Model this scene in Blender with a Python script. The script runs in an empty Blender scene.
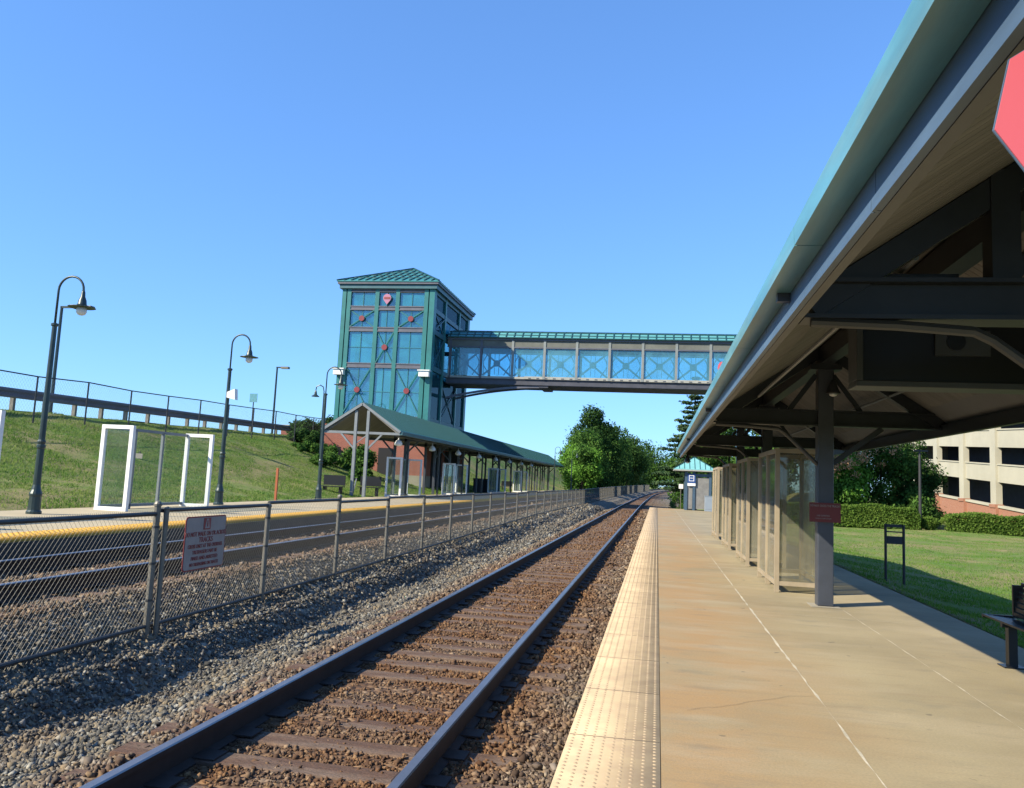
import bpy, math, random
import numpy as np
from math import radians, sin, cos, pi, sqrt, atan2
from mathutils import Vector, Matrix

S = bpy.context.scene
COL = S.collection
random.seed(7)
RNG = np.random.default_rng(11)

# ------------------------------------------------------------------ camera
EYE = 1.6
cd = bpy.data.cameras.new('camera'); cam = bpy.data.objects.new('camera', cd); COL.objects.link(cam)
RIGHT = Vector((0.9838, 0.1731, 0.0468)); DOWN = Vector((0.0255, 0.1219, -0.9922)); FWD = RIGHT.cross(DOWN).normalized()
if FWD.y < 0: FWD = -FWD
RIGHT = DOWN.cross(FWD).normalized(); DOWN = FWD.cross(RIGHT).normalized()
m3 = Matrix((RIGHT, -DOWN, -FWD)).transposed()
cam.matrix_world = Matrix.Translation((0, 0, EYE)) @ m3.to_4x4()
cd.sensor_width = 36; cd.sensor_fit = 'HORIZONTAL'; cd.lens = 820 / 1024 * 36
cd.shift_y = -10 / 1024
cd.clip_start = 0.05; cd.clip_end = 5000
S.camera = cam

# ------------------------------------------------------------------ light
LD = Vector((1.12, 0.85, -1.0)).normalized()          # way the sunlight travels
el = math.asin(-LD.z); az = atan2(-LD.x, -LD.y)       # azimuth of the sun measured from +Y towards +X
w = bpy.data.worlds.new('World'); S.world = w; w.use_nodes = True
nt = w.node_tree; bg = nt.nodes['Background']
sky = nt.nodes.new('ShaderNodeTexSky'); sky.sky_type = 'NISHITA'; sky.sun_disc = False
sky.sun_elevation = el; sky.sun_rotation = az
sky.air_density = 1.0; sky.dust_density = 0.15; sky.ozone_density = 2.0; sky.altitude = 0
tint = nt.nodes.new('ShaderNodeVectorMath'); tint.operation = 'MULTIPLY'; tint.inputs[1].default_value = (0.85, 1.47, 2.4)
gam = nt.nodes.new('ShaderNodeGamma'); gam.inputs[1].default_value = 0.65          # soft, even summer sky
nt.links.new(sky.outputs[0], gam.inputs[0]); nt.links.new(gam.outputs[0], tint.inputs[0]); nt.links.new(tint.outputs[0], bg.inputs[0]); bg.inputs[1].default_value = 0.088
sd = bpy.data.lights.new('sun', 'SUN'); sd.energy = 4.9; sd.angle = radians(0.5); sd.color = (1, 0.90, 0.70)
sun = bpy.data.objects.new('sun', sd); COL.objects.link(sun)
sun.rotation_euler = LD.to_track_quat('-Z', 'Y').to_euler()
vs = S.view_settings
vs.view_transform = 'Standard'; vs.look = 'None'; vs.exposure = 1.05; vs.gamma = 1.0; vs.use_curve_mapping = False
S.cycles.max_bounces = 8; S.cycles.transparent_max_bounces = 24

# ------------------------------------------------------------------ materials
KA = 0.58                     # overall albedo scale that goes with the exposure above
def kc(c, k=None): return tuple(v * (KA if k is None else k) for v in c)
M = {}
def mat(name, col, rough=0.7, metal=0.0, var=0.0, vscale=3.0, bump=0.0, bscale=40.0, col2=None, c2scale=1.0, c2lo=0.45, c2hi=0.6, spec=0.5, stretch=None):
    k_ = .85 if 'white' in name or name in ('lamp_lens', 'salmon_paint') else KA
    col = kc(col, k_); col2 = kc(col2, k_) if col2 else None
    m = bpy.data.materials.new(name); m.use_nodes = True; M[name] = m
    t = m.node_tree; b = t.nodes['Principled BSDF']
    b.inputs['Base Color'].default_value = (*col, 1); b.inputs['Roughness'].default_value = rough
    b.inputs['Metallic'].default_value = metal; b.inputs['Specular IOR Level'].default_value = spec
    tc = t.nodes.new('ShaderNodeTexCoord'); src = tc.outputs['Object']
    if stretch:
        mp = t.nodes.new('ShaderNodeMapping'); mp.inputs['Scale'].default_value = stretch
        t.links.new(src, mp.inputs[0]); src = mp.outputs[0]
    out = None
    if col2:
        n = t.nodes.new('ShaderNodeTexNoise'); n.inputs['Scale'].default_value = c2scale; n.inputs['Detail'].default_value = 5
        t.links.new(src, n.inputs['Vector'])
        r = t.nodes.new('ShaderNodeMapRange'); r.inputs[1].default_value = c2lo; r.inputs[2].default_value = c2hi
        t.links.new(n.outputs[0], r.inputs[0])
        mx = t.nodes.new('ShaderNodeMix'); mx.data_type = 'RGBA'
        mx.inputs[6].default_value = (*col, 1); mx.inputs[7].default_value = (*col2, 1)
        t.links.new(r.outputs[0], mx.inputs[0]); out = mx.outputs[2]
    if var > 0:
        n = t.nodes.new('ShaderNodeTexNoise'); n.inputs['Scale'].default_value = vscale; n.inputs['Detail'].default_value = 8
        n.inputs['Roughness'].default_value = 0.65
        t.links.new(src, n.inputs['Vector'])
        r = t.nodes.new('ShaderNodeMapRange'); r.inputs[1].default_value = 0.3; r.inputs[2].default_value = 0.7
        r.inputs[3].default_value = 1 - var; r.inputs[4].default_value = 1 + var
        t.links.new(n.outputs[0], r.inputs[0])
        h = t.nodes.new('ShaderNodeVectorMath'); h.operation = 'SCALE'
        if out is None: h.inputs[0].default_value = col
        else: t.links.new(out, h.inputs[0])
        t.links.new(r.outputs[0], h.inputs['Scale']); out = h.outputs[0]
    if out is not None: t.links.new(out, b.inputs['Base Color'])
    if bump > 0:
        n = t.nodes.new('ShaderNodeTexNoise'); n.inputs['Scale'].default_value = bscale; n.inputs['Detail'].default_value = 6
        t.links.new(src, n.inputs['Vector'])
        bp = t.nodes.new('ShaderNodeBump'); bp.inputs['Strength'].default_value = bump; bp.inputs['Distance'].default_value = 0.02
        t.links.new(n.outputs[0], bp.inputs['Height']); t.links.new(bp.outputs[0], b.inputs['Normal'])
    return m

def glass(name, tint, opac, dcol, gloss=0.12, graze=.7):
    m = bpy.data.materials.new(name); m.use_nodes = True; M[name] = m
    t = m.node_tree; t.nodes.remove(t.nodes['Principled BSDF']); o = t.nodes['Material Output']
    tr = t.nodes.new('ShaderNodeBsdfTransparent'); tr.inputs[0].default_value = (*tint, 1)
    df = t.nodes.new('ShaderNodeBsdfDiffuse'); df.inputs[0].default_value = (*kc(dcol), 1)
    gl = t.nodes.new('ShaderNodeBsdfGlossy'); gl.inputs[0].default_value = (0.9, 0.95, 1, 1); gl.inputs['Roughness'].default_value = 0.04
    fr = t.nodes.new('ShaderNodeLayerWeight'); fr.inputs[0].default_value = 0.5
    pw = t.nodes.new('ShaderNodeMath'); pw.operation = 'POWER'; pw.inputs[1].default_value = 5; t.links.new(fr.outputs['Facing'], pw.inputs[0])
    ad = t.nodes.new('ShaderNodeMath'); ad.operation = 'MULTIPLY_ADD'; ad.inputs[1].default_value = graze; ad.inputs[2].default_value = gloss; ad.use_clamp = True
    t.links.new(pw.outputs[0], ad.inputs[0])
    n = t.nodes.new('ShaderNodeTexNoise'); n.inputs['Scale'].default_value = 1.3; n.inputs['Detail'].default_value = 4
    tc = t.nodes.new('ShaderNodeTexCoord'); t.links.new(tc.outputs['Object'], n.inputs['Vector'])
    r = t.nodes.new('ShaderNodeMapRange'); r.inputs[1].default_value = .3; r.inputs[2].default_value = .7
    r.inputs[3].default_value = opac * 0.7; r.inputs[4].default_value = min(1, opac * 1.3); t.links.new(n.outputs[0], r.inputs[0])
    oi = t.nodes.new('ShaderNodeObjectInfo'); mv = t.nodes.new('ShaderNodeMath'); mv.operation = 'MULTIPLY_ADD'; mv.inputs[1].default_value = .9; mv.inputs[2].default_value = .55
    t.links.new(oi.outputs['Random'], mv.inputs[0]); mm_ = t.nodes.new('ShaderNodeMath'); mm_.operation = 'MULTIPLY'; mm_.use_clamp = True
    t.links.new(mv.outputs[0], mm_.inputs[0]); t.links.new(r.outputs[0], mm_.inputs[1])
    m1 = t.nodes.new('ShaderNodeMixShader'); t.links.new(mm_.outputs[0], m1.inputs[0])
    t.links.new(tr.outputs[0], m1.inputs[1]); t.links.new(df.outputs[0], m1.inputs[2])
    m2 = t.nodes.new('ShaderNodeMixShader'); t.links.new(ad.outputs[0], m2.inputs[0])
    t.links.new(m1.outputs[0], m2.inputs[1]); t.links.new(gl.outputs[0], m2.inputs[2])
    t.links.new(m2.outputs[0], o.inputs[0]); return m

mat('rail_side', (0.050, 0.030, 0.024), 0.75, 0.2, 0.3, 6)
mat('rail_head', (0.45, 0.42, 0.42), 0.34, 0.8, 0.15, 4)
mat('tie_wood', (0.15, 0.078, 0.046), 0.9, 0, 0.4, 7, 0.7, 30, col2=(0.22, 0.145, 0.10), c2scale=1.1, stretch=(1, 4, 1))
mat('galv', (0.25, 0.235, 0.20), 0.5, 0.35, 0.25, 5)
mat('galv_dark', (0.075, 0.08, 0.085), 0.5, 0.4, 0.2, 5)
mat('wire', (0.19, 0.185, 0.165), 0.55, 0.3)
mat('footing', (0.42, 0.38, 0.30), 0.9, 0, 0.2)
mat('lamp_green', (0.04, 0.07, 0.075), 0.38, 0.2, 0.25, 4)
mat('lamp_lens', (0.75, 0.76, 0.76), 0.3)
mat('teal_steel', (0.032, 0.235, 0.235), 0.42, 0.0, 0.18, 1.2)
mat('teal_dark', (0.05, 0.17, 0.21), 0.5, 0.0, 0.2, 1.5)
mat('teal_roof', (0.065, 0.33, 0.34), 0.42, 0.1, 0.18, 0.9)
mat('teal_rib', (0.02, 0.11, 0.12), 0.45, 0.1)
mat('bridge_roof', (0.16, 0.50, 0.53), 0.42, 0.1, 0.12, 0.9)
mat('kiosk_roof', (0.30, 0.72, 0.75), 0.4, 0.1, 0.1)
mat('gutter_teal', (0.15, 0.43, 0.53), 0.33, 0.0, 0.28, 2.2, stretch=(3, .35, 3), col2=(0.20, 0.44, 0.48), c2scale=3)
mat('fascia_blue', (0.11, 0.18, 0.28), 0.45, 0.0, 0.25, 2, stretch=(3, .5, 3))
mat('purple_grey', (0.15, 0.155, 0.20), 0.55, 0.1, 0.2, 2)
mat('deck_grey', (0.09, 0.095, 0.125), 0.6, 0.1, 0.25, 1.5)
mat('bridge_cream', (0.50, 0.50, 0.45), 0.6, 0, 0.15, 2)
mat('bridge_post', (0.33, 0.36, 0.36), 0.55, 0.1, 0.15, 2)
mat('bridge_panel', (0.20, 0.21, 0.19), 0.8, 0, 0.25, 0.8)
mat('grey_steel', (0.27, 0.30, 0.33), 0.5, 0.1, 0.15, 3)
mat('white_frame', (0.80, 0.80, 0.80), 0.5, 0, 0.06, 3)
mat('red_paint', (0.30, 0.035, 0.05), 0.5, 0, 0.1)
mat('pink_paint', (0.62, 0.25, 0.40), 0.5)
mat('salmon_paint', (0.60, 0.105, 0.13), 0.45)
mat('sign_white', (0.30, 0.265, 0.255), 0.6, 0, 0.12, 6)
mat('sign_red', (0.38, 0.06, 0.06), 0.6)
mat('plate_red', (0.20, 0.022, 0.022), 0.5, 0, 0.1)
mat('paint_white', (0.80, 0.80, 0.80), 0.6)
mat('paint_blue', (0.03, 0.10, 0.35), 0.5)
mat('canopy_black', (0.022, 0.027, 0.038), 0.42, 0.1, 0.3, 3)
mat('canopy_blue', (0.075, 0.085, 0.11), 0.40, 0.1, 0.2, 3)
mat('display_grey', (0.07, 0.08, 0.09), 0.45, 0.1, 0.15)
mat('display_dark', (0.012, 0.014, 0.018), 0.3)
mat('screen_frame', (0.48, 0.39, 0.265), 0.55, 0, 0.15, 3)
mat('bench_black', (0.02, 0.022, 0.026), 0.38, 0.2)
mat('bin_dark', (0.035, 0.035, 0.04), 0.6, 0, 0.2)
mat('concrete_wall', (0.40, 0.37, 0.30), 0.9, 0, 0.12, 0.5, 0.2, 8)
mat('garage_concrete', (0.60, 0.57, 0.46), 0.9, 0, 0.10, 0.35, 0.2, 8)
mat('cabinet_white', (0.24, 0.28, 0.33), 0.5, 0, 0.05)
mat('kiosk_blue', (0.07, 0.13, 0.20), 0.5, 0, 0.15)
mat('kiosk_panel', (0.30, 0.29, 0.27), 0.5, 0, 0.25, 2)
mat('bark', (0.06, 0.042, 0.03), 0.95, 0, 0.3, 6, 0.8, 20)
mat('marker_orange', (0.50, 0.13, 0.04), 0.6)
mat('asphalt', (0.055, 0.055, 0.055), 0.95, 0, 0.2, 2, 0.3, 60)
mat('dark_void', (0.015, 0.016, 0.02), 0.9)
mat('interior', (0.12, 0.34, 0.42), 0.7, 0, 0.2, 0.7)
mat('car_blue', (0.12, 0.22, 0.45), 0.3, 0.3)
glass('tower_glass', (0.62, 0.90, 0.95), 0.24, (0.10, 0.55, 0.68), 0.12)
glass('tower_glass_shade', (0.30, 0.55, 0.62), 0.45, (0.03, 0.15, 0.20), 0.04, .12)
glass('bridge_glass', (0.70, 0.92, 0.97), 0.16, (0.35, 0.80, 0.95), 0.05)
glass('screen_glass', (0.84, 0.84, 0.78), 0.24, (0.55, 0.52, 0.42), 0.04)
glass('clear_glass', (0.93, 0.96, 0.94), 0.06, (0.4, 0.45, 0.42), 0.02)

def brick(name, c1, c2, cm, sc):
    c1, c2, cm = kc(c1), kc(c2), kc(cm)
    m = bpy.data.materials.new(name); m.use_nodes = True; M[name] = m
    t = m.node_tree; b = t.nodes['Principled BSDF']; b.inputs['Roughness'].default_value = 0.9
    tc = t.nodes.new('ShaderNodeTexCoord'); sp = t.nodes.new('ShaderNodeSeparateXYZ'); t.links.new(tc.outputs['Object'], sp.inputs[0])
    ad = t.nodes.new('ShaderNodeMath'); t.links.new(sp.outputs[0], ad.inputs[0]); t.links.new(sp.outputs[1], ad.inputs[1])
    cb = t.nodes.new('ShaderNodeCombineXYZ'); t.links.new(ad.outputs[0], cb.inputs[0]); t.links.new(sp.outputs[2], cb.inputs[1])
    br = t.nodes.new('ShaderNodeTexBrick'); br.inputs['Color1'].default_value = (*c1, 1); br.inputs['Color2'].default_value = (*c2, 1)
    br.inputs['Mortar'].default_value = (*cm, 1); br.inputs['Scale'].default_value = sc; br.inputs['Mortar Size'].default_value = 0.015
    br.inputs['Brick Width'].default_value = 0.5; br.inputs['Row Height'].default_value = 0.17
    t.links.new(cb.outputs[0], br.inputs['Vector']); t.links.new(br.outputs[0], b.inputs['Base Color'])
brick('brick', (0.40, 0.115, 0.075), (0.32, 0.085, 0.06), (0.40, 0.28, 0.22), 2.2)
brick('brick_pale', (0.50, 0.20, 0.12), (0.43, 0.16, 0.10), (0.50, 0.38, 0.28), 2.2)

def leafmat(name, c1, c2, trans=0.35):
    k_ = .90 if 'grass' in name else 1.0
    c1, c2 = kc(c1, k_), kc(c2, k_)
    m = bpy.data.materials.new(name); m.use_nodes = True; M[name] = m
    t = m.node_tree; t.nodes.remove(t.nodes['Principled BSDF']); o = t.nodes['Material Output']
    g = t.nodes.new('ShaderNodeNewGeometry'); rp = t.nodes.new('ShaderNodeMix'); rp.data_type = 'RGBA'
    rp.inputs[6].default_value = (*c1, 1); rp.inputs[7].default_value = (*c2, 1)
    t.links.new(g.outputs['Random Per Island'], rp.inputs[0])
    tc = t.nodes.new('ShaderNodeTexCoord'); nn = t.nodes.new('ShaderNodeTexNoise'); nn.inputs['Scale'].default_value = .8; nn.inputs['Detail'].default_value = 3
    t.links.new(tc.outputs['Object'], nn.inputs['Vector']); rr_ = t.nodes.new('ShaderNodeMapRange'); rr_.inputs[1].default_value = .35; rr_.inputs[2].default_value = .65; rr_.inputs[3].default_value = -.35; rr_.inputs[4].default_value = .35
    t.links.new(nn.outputs[0], rr_.inputs[0]); ad = t.nodes.new('ShaderNodeMath'); ad.use_clamp = True; t.links.new(g.outputs['Random Per Island'], ad.inputs[0]); t.links.new(rr_.outputs[0], ad.inputs[1])
    t.links.new(ad.outputs[0], rp.inputs[0])
    d = t.nodes.new('ShaderNodeBsdfDiffuse'); tl = t.nodes.new('ShaderNodeBsdfTranslucent')
    t.links.new(rp.outputs[2], d.inputs[0]); t.links.new(rp.outputs[2], tl.inputs[0])
    mx = t.nodes.new('ShaderNodeMixShader'); mx.inputs[0].default_value = trans
    t.links.new(d.outputs[0], mx.inputs[1]); t.links.new(tl.outputs[0], mx.inputs[2]); t.links.new(mx.outputs[0], o.inputs[0])
    return m
leafmat('leaf_dark', (0.022, 0.055, 0.018), (0.060, 0.115, 0.030))
leafmat('leaf_mid', (0.040, 0.095, 0.022), (0.095, 0.180, 0.040))
leafmat('leaf_bright', (0.085, 0.200, 0.030), (0.170, 0.330, 0.055))
leafmat('leaf_pale', (0.070, 0.130, 0.045), (0.140, 0.220, 0.080))
leafmat('needle', (0.030, 0.070, 0.035), (0.085, 0.130, 0.060))
leafmat('hedge_leaf', (0.060, 0.115, 0.020), (0.150, 0.230, 0.045))
leafmat('flower', (0.45, 0.22, 0.12), (0.50, 0.32, 0.20))
leafmat('grass_blade', (0.095, 0.210, 0.034), (0.260, 0.320, 0.095), 0.45)
leafmat('grass_green', (0.080, 0.200, 0.025), (0.210, 0.310, 0.055), 0.45)

def grassmat(name, a, b_, c, s1=0.35, s2=3.0, ys=1.0):
    a, b_, c = kc(a, .85), kc(b_, .85), kc(c, .85)
    m = bpy.data.materials.new(name); m.use_nodes = True; M[name] = m
    t = m.node_tree; b = t.nodes['Principled BSDF']; b.inputs['Roughness'].default_value = 1.0; b.inputs['Specular IOR Level'].default_value = 0.1
    tc = t.nodes.new('ShaderNodeTexCoord')
    mp = t.nodes.new('ShaderNodeMapping'); mp.inputs['Scale'].default_value = (1, ys, 1); t.links.new(tc.outputs['Object'], mp.inputs[0])
    def nz(s, d):
        n = t.nodes.new('ShaderNodeTexNoise'); n.inputs['Scale'].default_value = s; n.inputs['Detail'].default_value = d; n.inputs['Roughness'].default_value = .7
        t.links.new(mp.outputs[0], n.inputs['Vector']); return n
    def mr(n, lo, hi):
        r = t.nodes.new('ShaderNodeMapRange'); r.inputs[1].default_value = lo; r.inputs[2].default_value = hi; t.links.new(n.outputs[0], r.inputs[0]); return r
    r1 = mr(nz(s1, 4), .42, .60); r2 = mr(nz(s2, 7), .40, .66)
    x1 = t.nodes.new('ShaderNodeMix'); x1.data_type = 'RGBA'; x1.inputs[6].default_value = (*a, 1); x1.inputs[7].default_value = (*b_, 1); t.links.new(r1.outputs[0], x1.inputs[0])
    x2 = t.nodes.new('ShaderNodeMix'); x2.data_type = 'RGBA'; x2.inputs[7].default_value = (*c, 1); t.links.new(x1.outputs[2], x2.inputs[6])
    sc = t.nodes.new('ShaderNodeMath'); sc.operation = 'MULTIPLY'; sc.inputs[1].default_value = .75; t.links.new(r2.outputs[0], sc.inputs[0]); t.links.new(sc.outputs[0], x2.inputs[0])
    t.links.new(x2.outputs[2], b.inputs['Base Color'])
    n3 = nz(14, 6); bp = t.nodes.new('ShaderNodeBump'); bp.inputs['Strength'].default_value = 1.0; bp.inputs['Distance'].default_value = 0.08
    t.links.new(n3.outputs[0], bp.inputs['Height']); t.links.new(bp.outputs[0], b.inputs['Normal'])
grassmat('grass_ground', (0.125, 0.235, 0.045), (0.290, 0.260, 0.120), (0.190, 0.180, 0.090), 0.30, 2.2, 0.6)

def ballastmat(name, stone):
    """grey crushed stone, rust brown where the wheels shed it round the rails (object x)"""
    m = bpy.data.materials.new(name); m.use_nodes = True; M[name] = m
    t = m.node_tree; b = t.nodes['Principled BSDF']; b.inputs['Roughness'].default_value = 0.95; b.inputs['Specular IOR Level'].default_value = 0.25
    tc = t.nodes.new('ShaderNodeTexCoord'); g = t.nodes.new('ShaderNodeNewGeometry')
    at = t.nodes.new('ShaderNodeAttribute'); at.attribute_name = 'rust'
    if stone: rnd = g.outputs['Random Per Island']
    else:
        v = t.nodes.new('ShaderNodeTexVoronoi'); v.inputs['Scale'].default_value = 17; t.links.new(tc.outputs['Object'], v.inputs['Vector'])
        sx = t.nodes.new('ShaderNodeSeparateColor'); t.links.new(v.outputs['Color'], sx.inputs[0]); rnd = sx.outputs[0]
    def ramp(cols):
        r = t.nodes.new('ShaderNodeValToRGB'); t.links.new(rnd, r.inputs[0]); e = r.color_ramp.elements
        for i, (p, c) in enumerate(cols):
            k = e[i] if i < 2 else e.new(p)
            k.position = p; k.color = (*kc(c, .50), 1)
        return r
    grey = ramp([(0, (0.09, 0.088, 0.08)), (1, (0.60, 0.55, 0.44)), (0.3, (0.17, 0.165, 0.15)), (0.55, (0.27, 0.25, 0.21)), (0.8, (0.40, 0.32, 0.21)), (0.92, (0.38, 0.39, 0.37))])
    rust = ramp([(0, (0.13, 0.064, 0.034)), (1, (0.42, 0.25, 0.125)), (0.5, (0.22, 0.112, 0.054)), (0.85, (0.31, 0.17, 0.082))])
    n = t.nodes.new('ShaderNodeTexNoise'); n.inputs['Scale'].default_value = 1.4; n.inputs['Detail'].default_value = 6; t.links.new(tc.outputs['Object'], n.inputs['Vector'])
    a1 = t.nodes.new('ShaderNodeMath'); a1.operation = 'MULTIPLY_ADD'; a1.inputs[1].default_value = 1.2; a1.inputs[2].default_value = -0.6; t.links.new(n.outputs[0], a1.inputs[0])
    a2 = t.nodes.new('ShaderNodeMath'); a2.operation = 'ADD'; a2.use_clamp = True; t.links.new(a1.outputs[0], a2.inputs[0]); t.links.new(at.outputs['Fac'], a2.inputs[1])
    mx = t.nodes.new('ShaderNodeMix'); mx.data_type = 'RGBA'; t.links.new(a2.outputs[0], mx.inputs[0])
    t.links.new(grey.outputs[0], mx.inputs[6]); t.links.new(rust.outputs[0], mx.inputs[7]); t.links.new(mx.outputs[2], b.inputs['Base Color'])
    if not stone:
        bp = t.nodes.new('ShaderNodeBump'); bp.inputs['Strength'].default_value = 1; bp.inputs['Distance'].default_value = 0.03; bp.invert = True
        t.links.new(v.outputs['Distance'], bp.inputs['Height']); t.links.new(bp.outputs[0], b.inputs['Normal'])
ballastmat('ballast_bed', False); ballastmat('ballast_stone', True)

def platmat():
    m = bpy.data.materials.new('platform_concrete'); m.use_nodes = True; M['platform_concrete'] = m
    t = m.node_tree; b = t.nodes['Principled BSDF']; b.inputs['Roughness'].default_value = 0.85
    tc = t.nodes.new('ShaderNodeTexCoord')
    def nz(s, d, sc=(1, 1, 1)):
        mp = t.nodes.new('ShaderNodeMapping'); mp.inputs['Scale'].default_value = sc; t.links.new(tc.outputs['Object'], mp.inputs[0])
        n = t.nodes.new('ShaderNodeTexNoise'); n.inputs['Scale'].default_value = s; n.inputs['Detail'].default_value = d; n.inputs['Roughness'].default_value = .6
        t.links.new(mp.outputs[0], n.inputs['Vector']); return n.outputs[0]
    def mr(o, lo, hi, a=0, c=1):
        r = t.nodes.new('ShaderNodeMapRange'); r.inputs[1].default_value = lo; r.inputs[2].default_value = hi; r.inputs[3].default_value = a; r.inputs[4].default_value = c
        t.links.new(o, r.inputs[0]); return r.outputs[0]
    def mix(f, a, c):
        x = t.nodes.new('ShaderNodeMix'); x.data_type = 'RGBA'; t.links.new(f, x.inputs[0])
        for i, v in ((6, a), (7, c)):
            if isinstance(v, tuple): x.inputs[i].default_value = (*kc(v), 1)
            else: t.links.new(v, x.inputs[i])
        return x.outputs[2]
    sep = t.nodes.new('ShaderNodeSeparateXYZ'); t.links.new(tc.outputs['Object'], sep.inputs[0])
    nearedge = mr(sep.outputs[0], 1.9, 0.6)                       # rust washed from the trains towards the edge
    base = mix(mr(nz(0.45, 5), .35, .65), (0.56, 0.465, 0.275), (0.38, 0.31, 0.175))
    f = t.nodes.new('ShaderNodeMath'); f.operation = 'MULTIPLY'; t.links.new(nearedge, f.inputs[0]); t.links.new(mr(nz(0.9, 5, (.6, .8, 1)), .32, .56), f.inputs[1])
    base = mix(f.outputs[0], base, (0.56, 0.35, 0.15))
    base = mix(mr(nz(1.1, 6, (0.5, 1.6, 1)), .50, .72, 0, .7), base, (0.60, 0.50, 0.33))
    base = mix(mr(nz(1.9, 5, (.7, 1.5, 1)), .56, .74, 0, .55), base, (0.27, 0.24, 0.17))
    base = mix(mr(nz(3.2, 6, (.35, 3.0, 1)), .55, .70, 0, .35), base, (0.36, 0.25, 0.14))
    base = mix(mr(nz(5.5, 2), .70, .74, 0, .6), base, (0.14, 0.12, 0.09))
    base = mix(mr(nz(60, 3), .35, .75, 0, .45), base, (0.27, 0.22, 0.14))
    t.links.new(base, b.inputs['Base Color'])
    bp = t.nodes.new('ShaderNodeBump'); bp.inputs['Strength'].default_value = .25; bp.inputs['Distance'].default_value = .01
    t.links.new(nz(90, 4), bp.inputs['Height']); t.links.new(bp.outputs[0], b.inputs['Normal'])
platmat()
mat('joint_white', (0.47, 0.42, 0.32), 0.9, 0, 0.35, 5)
mat('joint_dark', (0.17, 0.14, 0.10), 0.9)
mat('tactile', (0.65, 0.49, 0.30), 0.7, 0, 0.14, 1.2, col2=(0.58, 0.43, 0.27), c2scale=6)
mat('tactile_far', (0.72, 0.40, 0.04), 0.7, 0, 0.10, 2)
mat('edge_face_shade', (0.085, 0.08, 0.075), 0.9, 0, 0.2, 2)  # concrete darkened to paint in the shade on the far platform's track-side face
mat('far_concrete', (0.60, 0.50, 0.32), 0.9, 0, 0.12, 1.0)
mat('ceiling', (0.245, 0.235, 0.225), 0.75, 0, 0.30, 1.6, stretch=(.3, 4, .3))
mat('grey_under', (0.20, 0.20, 0.21), 0.6, 0, 0.1)
mat('cream_trim', (0.34, 0.38, 0.40), 0.5, 0, 0.1)

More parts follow.
